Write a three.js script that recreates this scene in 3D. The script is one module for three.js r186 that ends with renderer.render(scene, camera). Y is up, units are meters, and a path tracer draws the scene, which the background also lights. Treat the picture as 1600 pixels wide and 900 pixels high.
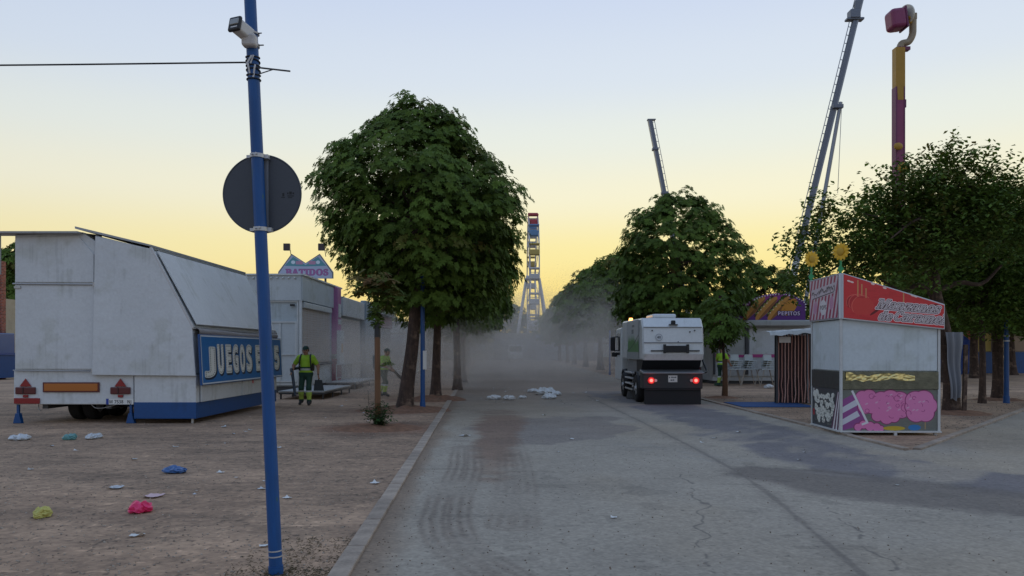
import * as THREE from 'three';
import { mergeGeometries, mergeVertices } from 'three/addons/utils/BufferGeometryUtils.js';
import { RoundedBoxGeometry } from 'three/addons/geometries/RoundedBoxGeometry.js';
import { MarchingCubes } from 'three/addons/objects/MarchingCubes.js';

// ---------------------------------------------------------------- camera, sky, sun, exposure
const scene = new THREE.Scene();
const camera = new THREE.PerspectiveCamera(40.13, 16 / 9, 0.1, 2000);
camera.position.set(0, 1.6, 0);
camera.lookAt(0, 1.6, -10);
camera.setViewOffset(1600, 900, 0, -98, 1600, 900);   // the lens shifted upwards, uprights stay upright
const renderer = new THREE.WebGLRenderer({ antialias: true });
renderer.toneMapping = THREE.LinearToneMapping;
renderer.toneMappingExposure = 1.0;
renderer.shadowMap.enabled = true;

const sunAzimuth = 0.30;                                // radians right of straight ahead
const lin = (c) => (c <= 0.04045 ? c / 12.92 : Math.pow((c + 0.055) / 1.055, 2.4));
const srgb = (r, g, b) => [lin(r / 255), lin(g / 255), lin(b / 255)];
{
  // twilight before sunrise: yellow low down on the sun's side, pale blue above, mauve-grey opposite
  const toward = [[0, srgb(252, 216, 122)], [4, srgb(253, 226, 136)], [7, srgb(253, 237, 166)], [11, srgb(248, 243, 212)], [15, srgb(234, 239, 230)], [19, srgb(219, 229, 240)], [25, srgb(204, 217, 240)], [40, srgb(178, 199, 230)], [90, srgb(156, 182, 220)]];
  const away = [[0, srgb(204, 200, 196)], [5, srgb(206, 204, 202)], [12, srgb(196, 204, 214)], [20, srgb(170, 188, 218)], [30, srgb(160, 182, 218)], [45, srgb(158, 182, 220)], [90, srgb(156, 182, 220)]];
  const pick = (t, e) => {
    for (let i = 1; i < t.length; i++) if (e <= t[i][0]) { const k = (e - t[i - 1][0]) / (t[i][0] - t[i - 1][0]); const s = k * k * (3 - 2 * k) * 0.5 + k * 0.5; return t[i - 1][1].map((c, j) => c + (t[i][1][j] - c) * s); }
    return t[t.length - 1][1];
  };
  const W = 512, H = 256, data = new Float32Array(W * H * 4);
  for (let j = 0; j < H; j++) {
    const el = ((j + 0.5) / H - 0.5) * 180;
    for (let i = 0; i < W; i++) {
      const az = ((i + 0.5) / W - 0.5) * 2 * Math.PI;    // atan2(z, x)
      const x = Math.cos(az), z = Math.sin(az), c = x * Math.sin(sunAzimuth) - z * Math.cos(sunAzimuth);
      let w = Math.pow(0.5 + 0.5 * c, 1.6);
      const a = pick(toward, Math.max(el, 0)), b = pick(away, Math.max(el, 0));
      for (let k = 0; k < 3; k++) data[(j * W + i) * 4 + k] = el < 0 ? [0.12, 0.10, 0.08][k] : b[k] + (a[k] - b[k]) * w;
      data[(j * W + i) * 4 + 3] = 1;
    }
  }
  const t = new THREE.DataTexture(data, W, H, THREE.RGBAFormat, THREE.FloatType);
  t.mapping = THREE.EquirectangularReflectionMapping; t.magFilter = THREE.LinearFilter; t.needsUpdate = true;
  scene.background = t; scene.environment = t;
}
const sun = new THREE.DirectionalLight(new THREE.Color(1, 0.78, 0.5), 0.5);
sun.name = 'sun';
sun.position.set(Math.sin(sunAzimuth) * 100, 6, -Math.cos(sunAzimuth) * 100);
sun.shadow.radius = 22; sun.castShadow = true;
Object.assign(sun.shadow.camera, { left: -60, right: 60, top: 40, bottom: -40, near: 1, far: 400 });
scene.add(sun, sun.target);

// ---------------------------------------------------------------- helpers
let seedState = 7;
const reseed = (s) => { seedState = s | 0; };
const rnd = () => { seedState = (seedState + 0x6d2b79f5) | 0; let t = Math.imul(seedState ^ (seedState >>> 15), 1 | seedState); t = (t + Math.imul(t ^ (t >>> 7), 61 | t)) ^ t; return ((t ^ (t >>> 14)) >>> 0) / 4294967296; };
const rr = (a, b) => a + (b - a) * rnd();
const clamp = (x, a = 0, b = 1) => Math.min(b, Math.max(a, x));
const sstep = (a, b, x) => { const t = clamp((x - a) / (b - a)); return t * t * (3 - 2 * t); };
function hash2(ix, iy) { let h = Math.imul(ix, 374761393) ^ Math.imul(iy, 668265263); h = Math.imul(h ^ (h >>> 13), 1274126177); return ((h ^ (h >>> 16)) >>> 0) / 4294967296; }
function vnoise(x, y) {
  const ix = Math.floor(x), iy = Math.floor(y), fx = x - ix, fy = y - iy, u = fx * fx * (3 - 2 * fx), v = fy * fy * (3 - 2 * fy);
  const a = hash2(ix, iy), b = hash2(ix + 1, iy), c = hash2(ix, iy + 1), d = hash2(ix + 1, iy + 1);
  return a + (b - a) * u + (c - a) * v + (a - b - c + d) * u * v;
}
function fbm(x, y, o = 4) { let s = 0, a = 0.5, n = 0; for (let i = 0; i < o; i++) { s += a * vnoise(x, y); n += a; a *= 0.5; x = x * 2.03 + 17.1; y = y * 2.03 + 9.7; } return s / n; }
const tileNoise = (x, y, p, o) => {   // periodic with period p
  let s = 0, a = 0.5, n = 0, f = 1;
  for (let i = 0; i < o; i++) {
    const q = p * f, X = x * f, Y = y * f, ix = Math.floor(X), iy = Math.floor(Y), fx = X - ix, fy = Y - iy, u = fx * fx * (3 - 2 * fx), v = fy * fy * (3 - 2 * fy);
    const m = (k) => ((k % q) + q) % q;
    const A = hash2(m(ix) + i * 101, m(iy)), B = hash2(m(ix + 1) + i * 101, m(iy)), C = hash2(m(ix) + i * 101, m(iy + 1)), D = hash2(m(ix + 1) + i * 101, m(iy + 1));
    s += a * (A + (B - A) * u + (C - A) * v + (A - B - C + D) * u * v); n += a; a *= 0.55; f *= 2;
  }
  return s / n;
};
function dataTex(w, h, fn, color = true) {   // fn(u, v) -> [r, g, b] in 0..255
  const d = new Uint8Array(w * h * 4);
  for (let j = 0; j < h; j++) for (let i = 0; i < w; i++) { const c = fn((i + 0.5) / w, (j + 0.5) / h), o = (j * w + i) * 4; d[o] = clamp(c[0], 0, 255); d[o + 1] = clamp(c[1], 0, 255); d[o + 2] = clamp(c[2], 0, 255); d[o + 3] = 255; }
  const t = new THREE.DataTexture(d, w, h); t.wrapS = t.wrapT = THREE.RepeatWrapping; t.magFilter = THREE.LinearFilter; t.minFilter = THREE.LinearMipmapLinearFilter; t.generateMipmaps = true;
  if (color) t.colorSpace = THREE.SRGBColorSpace;
  t.needsUpdate = true; return t;
}
function canvasTex(w, h, draw) {
  const c = document.createElement('canvas'); c.width = w; c.height = h; draw(c.getContext('2d'), w, h);
  const t = new THREE.CanvasTexture(c); t.colorSpace = THREE.SRGBColorSpace; t.magFilter = THREE.LinearFilter; return t;
}
const mat = (color, o = {}) => { const m = new THREE.MeshPhysicalMaterial({ roughness: 0.6, ...o }); if (Array.isArray(color)) m.color.setRGB(...color); else m.color.set(color); return m; };

const V = (x, y, z) => new THREE.Vector3(x, y, z);
const UPV = V(0, 1, 0);
function xf(g, x = 0, y = 0, z = 0, rx = 0, ry = 0, rz = 0) {
  if (rx || ry || rz) g.applyMatrix4(new THREE.Matrix4().makeRotationFromEuler(new THREE.Euler(rx, ry, rz, 'YXZ')));
  return g.translate(x, y, z);
}
const box = (w, h, d, x, y, z, rx, ry, rz) => xf(new THREE.BoxGeometry(w, h, d), x, y, z, rx, ry, rz);
const rbox = (w, h, d, r, x, y, z, rx, ry, rz) => xf(new RoundedBoxGeometry(w, h, d, 2, Math.min(r, w / 2.01, h / 2.01, d / 2.01)), x, y, z, rx, ry, rz);
const cyl = (r0, r1, h, x, y, z, rx, ry, rz, seg = 18) => xf(new THREE.CylinderGeometry(r1, r0, h, seg), x, y, z, rx, ry, rz);   // r0 at the foot
const ball = (r, x, y, z, sx = 1, sy = 1, sz = 1) => new THREE.SphereGeometry(r, 14, 10).scale(sx, sy, sz).translate(x, y, z);
function bar(a, b, w, h = w) {   // a square bar from a to b
  const d = b.clone().sub(a), g = new THREE.BoxGeometry(w, d.length(), h);
  g.applyQuaternion(new THREE.Quaternion().setFromUnitVectors(UPV, d.normalize()));
  const m = a.clone().add(b).multiplyScalar(0.5); return g.translate(m.x, m.y, m.z);
}
function rod(a, b, r, r1 = r, seg = 10) {
  const d = b.clone().sub(a), g = new THREE.CylinderGeometry(r1, r, d.length(), seg);
  g.applyQuaternion(new THREE.Quaternion().setFromUnitVectors(UPV, d.normalize()));
  const m = a.clone().add(b).multiplyScalar(0.5); return g.translate(m.x, m.y, m.z);
}
const tube = (pts, r, n = 24, seg = 8) => new THREE.TubeGeometry(new THREE.CatmullRomCurve3(pts), n, r, seg, false);
function poly(points, depth, bevel = 0) {   // outline in x, y extruded towards +z from z = 0
  const s = new THREE.Shape(points.map(([x, y]) => new THREE.Vector2(x, y)));
  return new THREE.ExtrudeGeometry(s, { depth, bevelEnabled: bevel > 0, bevelThickness: bevel, bevelSize: bevel, bevelOffset: -bevel, bevelSegments: 1, curveSegments: 20 });
}
function joinAll(list) {
  const l = list.map((g) => { const n = g.index ? g.toNonIndexed() : g; for (const k of Object.keys(n.attributes)) if (!['position', 'normal', 'uv'].includes(k)) n.deleteAttribute(k); if (!n.attributes.uv) n.setAttribute('uv', new THREE.BufferAttribute(new Float32Array(n.attributes.position.count * 2), 2)); return n; });
  return l.length === 1 ? l[0] : mergeGeometries(l);
}
function boxUV(g) {   // uv in metres on the plane each face lies closest to
  if (g.index) g = g.toNonIndexed();
  const p = g.attributes.position, n = g.attributes.normal, uv = new Float32Array(p.count * 2);
  for (let i = 0; i < p.count; i++) {
    const ax = Math.abs(n.getX(i)), ay = Math.abs(n.getY(i)), az = Math.abs(n.getZ(i));
    if (ay >= ax && ay >= az) { uv[2 * i] = p.getX(i); uv[2 * i + 1] = p.getZ(i); } else if (ax >= az) { uv[2 * i] = p.getZ(i); uv[2 * i + 1] = p.getY(i); } else { uv[2 * i] = p.getX(i); uv[2 * i + 1] = p.getY(i); }
  }
  g.setAttribute('uv', new THREE.BufferAttribute(uv, 2)); return g;
}
const taken = new Map();
const numbered = (n) => { const k = taken.get(n) ?? 0; taken.set(n, k + 1); return k ? n + '_' + String(k).padStart(3, '0') : n; };
function mesh(name, geos, m, parent, keepUV = false) {
  let g = Array.isArray(geos) ? joinAll(geos) : geos;
  if (!keepUV && (m.map || m.bumpMap || m.roughnessMap)) g = boxUV(g);
  const o = new THREE.Mesh(g, m); o.name = parent ? name : numbered(name); o.castShadow = o.receiveShadow = true; (parent ?? scene).add(o); return o;
}
function thing(name, label, category, [x, y, z] = [0, 0, 0], turn = 0, group) {
  const o = new THREE.Group(); o.name = numbered(name); o.position.set(x, y, z); o.rotation.y = turn; o.userData = { label, category };
  if (group) o.userData.group = group;
  scene.add(o); return o;
}
const tag = (o, label, category, group, kind) => { Object.assign(o.userData, { label, category }); if (group) o.userData.group = group; if (kind) o.userData.kind = kind; return o; };
const structure = (o, label) => { o.userData.kind = 'structure'; if (label) o.userData.label = label; return o; };
function copyOf(o, [x, y, z], turn, label, group) {
  const c = o.clone(); c.name = numbered(o.name.replace(/_\d{3}$/, '')); c.userData = { ...o.userData }; c.position.set(x, y, z); c.rotation.y = turn; c.userData.label = label; if (group) c.userData.group = group; scene.add(c); return c;
}

// ---------------------------------------------------------------- shared materials
const stainTex = dataTex(512, 512, (u, v) => {      // grime and water runs on painted metal
  const run = tileNoise(u * 40, v * 3, 40, 2), blot = tileNoise(u * 6, v * 6, 6, 5), fine = tileNoise(u * 60, v * 60, 60, 2);
  const d = 1 - 0.05 * sstep(0.55, 0.8, run) * sstep(0.4, 0.6, blot) - 0.05 * sstep(0.5, 0.75, blot) - 0.05 * fine - 0.05 * tileNoise(u * 3, v * 3, 3, 3);
  return [250 * d, 249 * d, 244 * d - 4 * sstep(0.5, 0.75, blot)];
});
stainTex.repeat.set(0.4, 0.4);
const bumpTex = dataTex(256, 256, (u, v) => { const k = tileNoise(u * 8, v * 8, 8, 4) * 255; return [k, k, k]; }, false);
bumpTex.repeat.set(0.8, 0.8);
const whitePaint = mat([0.68, 0.72, 0.77], { map: stainTex, bumpMap: bumpTex, bumpScale: 0.008, roughness: 0.55 });
const whiteBright = mat([0.74, 0.76, 0.79], { map: stainTex, roughness: 0.6 });
const greyPaint = mat([0.42, 0.44, 0.47], { map: stainTex, roughness: 0.55 });
const bluePaint = mat([0.004, 0.075, 0.27], { map: stainTex, roughness: 0.4 });
const steel = mat([0.42, 0.43, 0.44], { metalness: 0.85, roughness: 0.42 });
const galvanised = mat([0.5, 0.51, 0.52], { metalness: 0.6, roughness: 0.5 });
const blackPlastic = mat([0.012, 0.013, 0.015], { roughness: 0.55 });
const rubber = mat([0.016, 0.016, 0.017], { roughness: 0.85 });
const darkGrey = mat([0.05, 0.052, 0.055], { roughness: 0.6 });
const woodTex = dataTex(256, 256, (u, v) => { const g = tileNoise(u * 24, v * 2, 24, 3), f = tileNoise(u * 64, v * 8, 64, 2); const d = 0.75 + 0.3 * g + 0.1 * f; return [150 * d, 108 * d, 74 * d]; });
woodTex.repeat.set(2, 1);
const wood = mat([0.58, 0.6, 0.64], { map: woodTex, roughness: 0.85 });
// ---------------------------------------------------------------- ground, road, kerbs
const leftKerb = (d) => -1.17 - 0.0385 * (d - 5.7);            // x of the left road edge at distance d
const dirtTone = (x, z) => {
  const a = fbm(x * 0.16 + 3, z * 0.16, 3), b = fbm(x * 0.9, z * 0.9 + 40, 4);
  return 0.9 + 0.24 * (a - 0.5) + 0.26 * (b - 0.5);
};
function dirtColor(x, z, fineOn) {
  let k = dirtTone(x, z);
  let r = 178, g = 147, b = 120;
  const red = sstep(0.52, 0.72, fbm(x * 0.35 + 50, z * 0.35 + 7, 3)) * 0.5;
  const darkDamp = sstep(0.56, 0.66, fbm(x * 0.6 + 9, z * 1.6 + 70, 4)) * 0.09;
  // reddish dug-over earth round the street trees
  let pit = 0;
  for (const [px, pz, pr] of [[-2.78, -16.3, 1.7], [-2.9, -21.3, 1.9], [-2.5, -25.6, 1.8]]) pit = Math.max(pit, 1 - sstep(pr * 0.35, pr, Math.hypot((x - px) * 0.9, z - pz) + 0.9 * (fbm(x * 1.7, z * 1.7, 3) - 0.5)));
  // tyre swept bands running to the right
  const band = sstep(0.6, 0.75, vnoise(x * 0.25 + 0.5 * z, z * 2.2 + 0.35 * x)) * 0.04;
  k -= darkDamp + band;
  r += (148 - r) * 0.5 * red + (136 - r) * 0.75 * pit; g += (118 - g) * 0.5 * red + (98 - g) * 0.75 * pit; b += (94 - b) * 0.5 * red + (76 - b) * 0.75 * pit;
  if (fineOn) {
    const f = vnoise(x * 34, z * 34), f2 = vnoise(x * 11 + 5, z * 11), f3 = vnoise(x * 5, z * 16);
    k += 0.16 * (f - 0.5) + 0.14 * (f2 - 0.5) + 0.10 * (f3 - 0.5);
    if (vnoise(x * 21 + 80, z * 21) > 0.86) k -= 0.22;
    if (vnoise(x * 17, z * 17 + 33) > 0.9) k += 0.16;
  }
  return [r * k, g * k, b * k];
}
const segDist = (x, z, pts) => {   // distance to a polyline, 9 when well outside its bounds
  const q = pts.bounds ??= [Math.min(...pts.map((p) => p[0])) - 2.2, Math.max(...pts.map((p) => p[0])) + 2.2, Math.min(...pts.map((p) => p[1])) - 2.2, Math.max(...pts.map((p) => p[1])) + 2.2];
  if (x < q[0] || x > q[1] || z < q[2] || z > q[3]) return 9;
  let best = 81;
  for (let i = 1; i < pts.length; i++) {
    const ax = pts[i - 1][0], az = pts[i - 1][1], dx = pts[i][0] - ax, dz = pts[i][1] - az;
    let t = ((x - ax) * dx + (z - az) * dz) / (dx * dx + dz * dz); t = t < 0 ? 0 : t > 1 ? 1 : t;
    const ex = x - ax - t * dx, ez = z - az - t * dz, d = ex * ex + ez * ez;
    if (d < best) best = d;
  }
  return Math.sqrt(best);
};
const smoothPts = (p, n = 30) => new THREE.CatmullRomCurve3(p.map(([x, z]) => V(x, 0, z))).getPoints(n).map((q) => [q.x, q.z]);
const wetBand = smoothPts([[3.6, -30], [4.4, -23], [4.7, -17], [4.6, -13.4], [5.0, -11], [6.3, -9.2], [9, -8.0], [14, -7.2]]);
const wetBand2 = smoothPts([[3.4, -10.2], [4.6, -8.7], [6.2, -7.6], [9, -6.6]]);
const tracks = [smoothPts([[-0.75, -13], [-0.62, -10.3], [-0.66, -8.2], [-0.5, -6.6], [0.1, -5.2], [1, -4]]), smoothPts([[-0.05, -14], [0.05, -10.3], [0.04, -8.2], [0.0, -7.2]])];
const track3 = smoothPts([[1.2, -16], [2.7, -12], [5.2, -9.6], [8, -8.6]]);
const seam = smoothPts([[2.6, -32], [2.7, -25.6], [2.95, -15], [2.93, -9.8], [2.6, -6.5], [2.3, -4]]);
const cracks = [smoothPts([[2.2, -10.4], [2.05, -8.9], [1.75, -7.2], [1.54, -6.1], [1.5, -5]]), smoothPts([[3.25, -8.0], [3.05, -7.2], [2.9, -6.3], [2.7, -5.4]])];
function roadColor(x, z, fineOn) {
  let r = 160, g = 150, b = 135;
  let k = 0.94 + 0.2 * (fbm(x * 0.22, z * 0.22 + 11, 4) - 0.5) + 0.12 * (fbm(x * 1.3, z * 1.3, 3) - 0.5);
  const mix = (c, w) => { r += (c[0] - r) * w; g += (c[1] - g) * w; b += (c[2] - b) * w; };
  const wob = fbm(x * 0.8 + 4, z * 0.8, 4) - 0.5, wob2 = fbm(x * 3.1, z * 3.1, 3) - 0.5;
  // pale brown dust lying on the tarmac
  mix([162, 147, 126], 0.6 * sstep(0.45, 0.7, fbm(x * 0.33 + 30, z * 0.2, 4)));
  // dust drift along the left kerb
  const e = x - leftKerb(-z);
  mix([132, 110, 90], 0.8 * (1 - sstep(0.05, 0.38 + 0.5 * wob, e)));
  // swept, damp darker patch with a clear outline
  const dp = Math.hypot((x - 0.75 + 0.16 * (z + 15.5)) / 1.5, (z + 16.2) / 3.0) + 1.1 * wob + 0.25 * wob2;
  mix([122, 112, 106], 0.6 * (1 - sstep(0.85, 1.0, dp)));
  // red-brown spill of earth
  const sp = Math.hypot((x + 0.25) / (0.5 + 0.5 * sstep(-14, -24, z)), (z + 15.5) / 6) + 0.55 * wob + 0.45 * wob2;
  mix([124, 96, 78], 0.7 * (1 - sstep(0.55, 1.05, sp)));
  const dr = sstep(-17, -32, z) * (1 - sstep(2.5, 5.5, Math.abs(x - 1.5) + 1.5 * wob));
  mix([128, 106, 90], 0.6 * dr);
  // wet swathe that the machine has left on the right
  const w1 = segDist(x, z, wetBand) + 0.9 * wob + 0.35 * wob2;
  const streak = sstep(0.5, 0.72, fbm(x * 1.1 + z * 0.9, z * 0.28 - x * 0.5, 3));
  mix([112, 107, 109], 0.85 * (1 - sstep(0.8, 1.15, w1)) * (1 - 0.75 * streak));
  const w2 = segDist(x, z, wetBand2) + 0.8 * wob + 0.3 * wob2;
  mix([111, 102, 94], 0.8 * (1 - sstep(0.5, 0.9, w2)));
  if (fineOn) {
    for (const [n, t] of tracks.entries()) {
      const q = segDist(x, z, t) + 0.03 * wob2, n2 = 0.5 + 0.5 * Math.sin(q * 62), on = 1 - sstep(0.2, 0.3, q);
      mix([112, 98, 86], on * (0.16 + 0.38 * n2 * sstep(0.2, 0.75, vnoise(x * 1.1, z * 1.1 + n * 9))) * (n ? 0.7 : 1));
    }
    { const q = segDist(x, z, track3); mix([156, 150, 142], 0.28 * (1 - sstep(0.04, 0.14, Math.abs(q - 0.2) + 0.08 * wob2)) * sstep(0.3, 0.6, vnoise(x, z))); }
    { const q = segDist(x, z, seam) + 0.05 * wob2; mix([104, 96, 88], 0.4 * (1 - sstep(0.015, 0.045, q)) + 0.16 * (1 - sstep(0.03, 0.2, q))); }
    for (const c of cracks) { const q = segDist(x + 0.35 * wob2, z + 0.5 * wob, c); mix([92, 86, 80], 0.6 * (1 - sstep(0.006, 0.022, q)) * sstep(0.3, 0.5, vnoise(x * 9, z * 9))); }
    const f = vnoise(x * 60, z * 60), f2 = vnoise(x * 23, z * 23);
    k += 0.16 * (f - 0.5) + 0.10 * (f2 - 0.5);
    if (vnoise(x * 27, z * 27 + 5) > 0.93) k -= 0.18;
    if (vnoise(x * 2.1 + 40, z * 5) > 0.87) k -= 0.07;
  }
  return [r * k, g * k, b * k];
}
function areaTex(size, x0, x1, z0, z1, fn) { return dataTex(size, size, (u, v) => fn(x0 + (x1 - x0) * u, z0 + (z1 - z0) * v)); }
function areaUV(g, x0, x1, z0, z1) { const p = g.attributes.position, uv = new Float32Array(p.count * 2); for (let i = 0; i < p.count; i++) { uv[2 * i] = (p.getX(i) - x0) / (x1 - x0); uv[2 * i + 1] = (p.getZ(i) - z0) / (z1 - z0); } g.setAttribute('uv', new THREE.BufferAttribute(uv, 2)); return g; }
function flat(points, y) {   // a level sheet with outline [x, z]
  const s = new THREE.Shape(points.map(([x, z]) => new THREE.Vector2(x, -z)));
  return new THREE.ShapeGeometry(s).rotateX(-Math.PI / 2).translate(0, y, 0);
}
const gritBump = dataTex(512, 512, (u, v) => { const k = 255 * (0.55 * tileNoise(u * 64, v * 64, 64, 3) + 0.45 * tileNoise(u * 9, v * 9, 9, 3)); return [k, k, k]; }, false);
function gritFor(x0, x1) { const t = gritBump.clone(); t.repeat.set((x1 - x0) / 2.2, (x1 - x0) / 2.2); t.needsUpdate = true; return t; }
{
  const far = areaTex(1024, -170, 170, -320, 20, (x, z) => dirtColor(x, z, false));
  const m = mat([1, 1, 1], { map: far, roughness: 0.95, bumpMap: gritFor(-170, 170), bumpScale: 0.012 });
  structure(mesh('ground', areaUV(flat([[-400, 60], [400, 60], [400, -420], [-400, -420]], 0), -170, 170, -320, 20), m, null, true), 'bare brown dirt ground reaching to the far trees');
  const near = areaTex(2048, -26, 2, -30, -2, (x, z) => dirtColor(x, z, true));
  const m2 = mat([1, 1, 1], { map: near, roughness: 0.95, bumpMap: gritFor(-26, 2), bumpScale: 0.022 });
  structure(mesh('dirt_lot', areaUV(flat([[-26, -2], [-1.02, -2], [leftKerb(30), -30], [-26, -30]], 0.004), -26, 2, -30, -2), m2, null, true), 'trodden dirt lot with litter in front of the white trailer');
  const side = areaTex(1024, 6, 30, -36, -12, (x, z) => { const c = dirtColor(x, z, true); return c.map((q) => q * 0.97); });
  const m5 = mat([1, 1, 1], { map: side, roughness: 0.95, bumpMap: gritFor(6, 30), bumpScale: 0.022 });
  structure(mesh('dirt_strip', areaUV(flat([[6.18, -12.5], [6.1, -36], [30, -36], [26.6, -36]], 0.004), 6, 30, -36, -12), m5, null, true), 'dirt strip under the trees behind the sweet kiosk');
  const rnear = areaTex(2048, -4, 22, -28, -2, (x, z) => roadColor(x, z, true));
  const m3 = mat([1, 1, 1], { map: rnear, roughness: 0.9, bumpMap: gritFor(-4, 22), bumpScale: 0.012 });
  structure(mesh('road', areaUV(flat([[-1.02, -2], [leftKerb(28), -28], [6.12, -28], [6.25, -12.55], [6.5, -12.7], [13.9, -21.4], [19.52, -28], [22, -28], [22, -2]], 0.008), -4, 22, -28, -2), m3, null, true), 'dusty grey tarmac road with wet swathes and tyre tracks');
  const rfar = areaTex(1024, -10, 90, -128, -28, (x, z) => roadColor(x, z, false));
  const m4 = mat([1, 1, 1], { map: rfar, roughness: 0.9, bumpMap: gritFor(-10, 90), bumpScale: 0.012 });
  structure(mesh('avenue', areaUV(flat([[leftKerb(28), -28], [leftKerb(128), -128], [6.3, -128], [6.12, -28]], 0.008), -10, 90, -128, -28), m4, null, true), 'far stretch of the tree-lined avenue in the dust');
  structure(mesh('side_road', areaUV(flat([[19.52, -28], [46, -59], [70, -59], [70, -2], [22, -2], [22, -28]], 0.008), -10, 90, -128, -28), m4, null, true), 'grey tarmac side road off to the far right');
}
const concreteTex = dataTex(256, 256, (u, v) => { const d = 0.8 + 0.3 * tileNoise(u * 8, v * 8, 8, 5) + 0.1 * tileNoise(u * 64, v * 64, 64, 1) - 0.2 * sstep(0.6, 0.75, tileNoise(u * 5, v * 5, 5, 4)); return [168 * d, 152 * d, 136 * d]; });
const concrete = [0.82, 0.95, 1.05].map((k) => mat([0.9 * k, 0.9 * k, 0.9 * k], { map: concreteTex, roughness: 0.92, bumpMap: concreteTex, bumpScale: 0.004 }));
function kerb(name, label, pts, w, h, len) {
  const root = new THREE.Group(); root.name = name; structure(root, label); scene.add(root);
  const geo = boxUV(rbox(len - 0.012, h + 0.1, w, 0.012, 0, (h - 0.1) / 2, 0));
  for (let i = 1; i < pts.length; i++) {
    const [ax, az] = pts[i - 1], [bx, bz] = pts[i], L = Math.hypot(bx - ax, bz - az), n = Math.round(L / len);
    for (let k = 0; k < n; k++) {
      const t = (k + 0.5) / n, o = mesh('kerb_stone', geo, concrete[Math.floor(rnd() * 3)], root, true);
      o.position.set(ax + (bx - ax) * t, rr(-0.006, 0.004), az + (bz - az) * t); o.rotation.y = -Math.atan2(bz - az, bx - ax) + rr(-0.006, 0.006); o.scale.x = L / n / len;
    }
  }
}
reseed(31);
kerb('kerb', 'pale concrete edging between dirt lot and road', [[-1.1, -2.4], [leftKerb(40) - 0.075, -40]], 0.15, 0.035, 1);
kerb('kerb_001', 'concrete kerb running past the sweet kiosk towards the sweeper', [[6.3, -12.62], [6.17, -30]], 0.13, 0.05, 1);
kerb('kerb_002', 'concrete edging of the side road', [[6.5, -12.66], [13.9, -21.36], [19.6, -28]], 0.13, 0.05, 1);
// low mounds of dug earth at the feet of the street trees
{
  const earthTex = dataTex(256, 256, (u, v) => { const d = 0.7 + 0.45 * tileNoise(u * 10, v * 10, 10, 5) + 0.2 * tileNoise(u * 80, v * 80, 80, 1); return [122 * d, 88 * d, 66 * d]; });
  const earth = mat([1, 1, 1], { map: earthTex, bumpMap: earthTex, bumpScale: 0.02, roughness: 1 });
  for (const [x, z, r, h, label] of [[-2.78, -16.3, 0.95, 0.07, 'low mound of reddish earth round the staked sapling'], [-2.85, -21.25, 1.3, 0.1, 'mound of reddish earth at the big chestnut foot'], [-2.5, -25.7, 1.1, 0.14, 'mound of earth at the foot of the second chestnut'], [7.15, -26.8, 0.6, 0.06, 'small earth mound round the young tree by the sweeper'], [11.35, -20.1, 0.8, 0.07, 'earth at the foot of the tree behind the kiosk'], [15.8, -25.6, 0.8, 0.08, 'dark earth round the thick trunk beside the blue post']]) {
    const G = new THREE.RingGeometry(0.001, r, 48, 12).rotateX(-Math.PI / 2), p = G.attributes.position;
    for (let i = 0; i < p.count; i++) { const a = p.getX(i), b = p.getZ(i), q = Math.hypot(a, b) / r; p.setXYZ(i, a * (1 + 0.25 * (vnoise(a * 2 + x, b * 2) - 0.5)), h * (1 - q * q) * (0.6 + 0.8 * vnoise(a * 5 + x, b * 5)) - 0.004 * q, b); }
    G.computeVertexNormals();
    const o = mesh('soil_mound', G, earth); o.position.set(x, 0.005, z); structure(o, label);
  }
}
// ---------------------------------------------------------------- trees
const barkTex = dataTex(256, 512, (u, v) => {
  const ridge = tileNoise(u * 14 + 1.5 * tileNoise(u * 5, v * 8, 5, 2), v * 7, 14, 3), blot = tileNoise(u * 5, v * 9, 5, 4), f = tileNoise(u * 60, v * 60, 60, 1);
  const d = 0.55 + 0.6 * ridge + 0.15 * f; const pale = sstep(0.55, 0.7, blot);
  return [(88 + 42 * pale) * d, (72 + 38 * pale) * d, (62 + 32 * pale) * d];
});
const bark = mat([0.85, 0.82, 0.8], { map: barkTex, bumpMap: barkTex, bumpScale: 0.03, roughness: 0.95 });
const leafMat = (t = 0.3) => mat([1, 1, 1], { vertexColors: true, roughness: 0.72, specularIntensity: 0.2, transmission: t, thickness: 0, side: THREE.DoubleSide });
const chestnutLeaf = leafMat(0.28), smallLeaf = leafMat(0.3);

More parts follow.
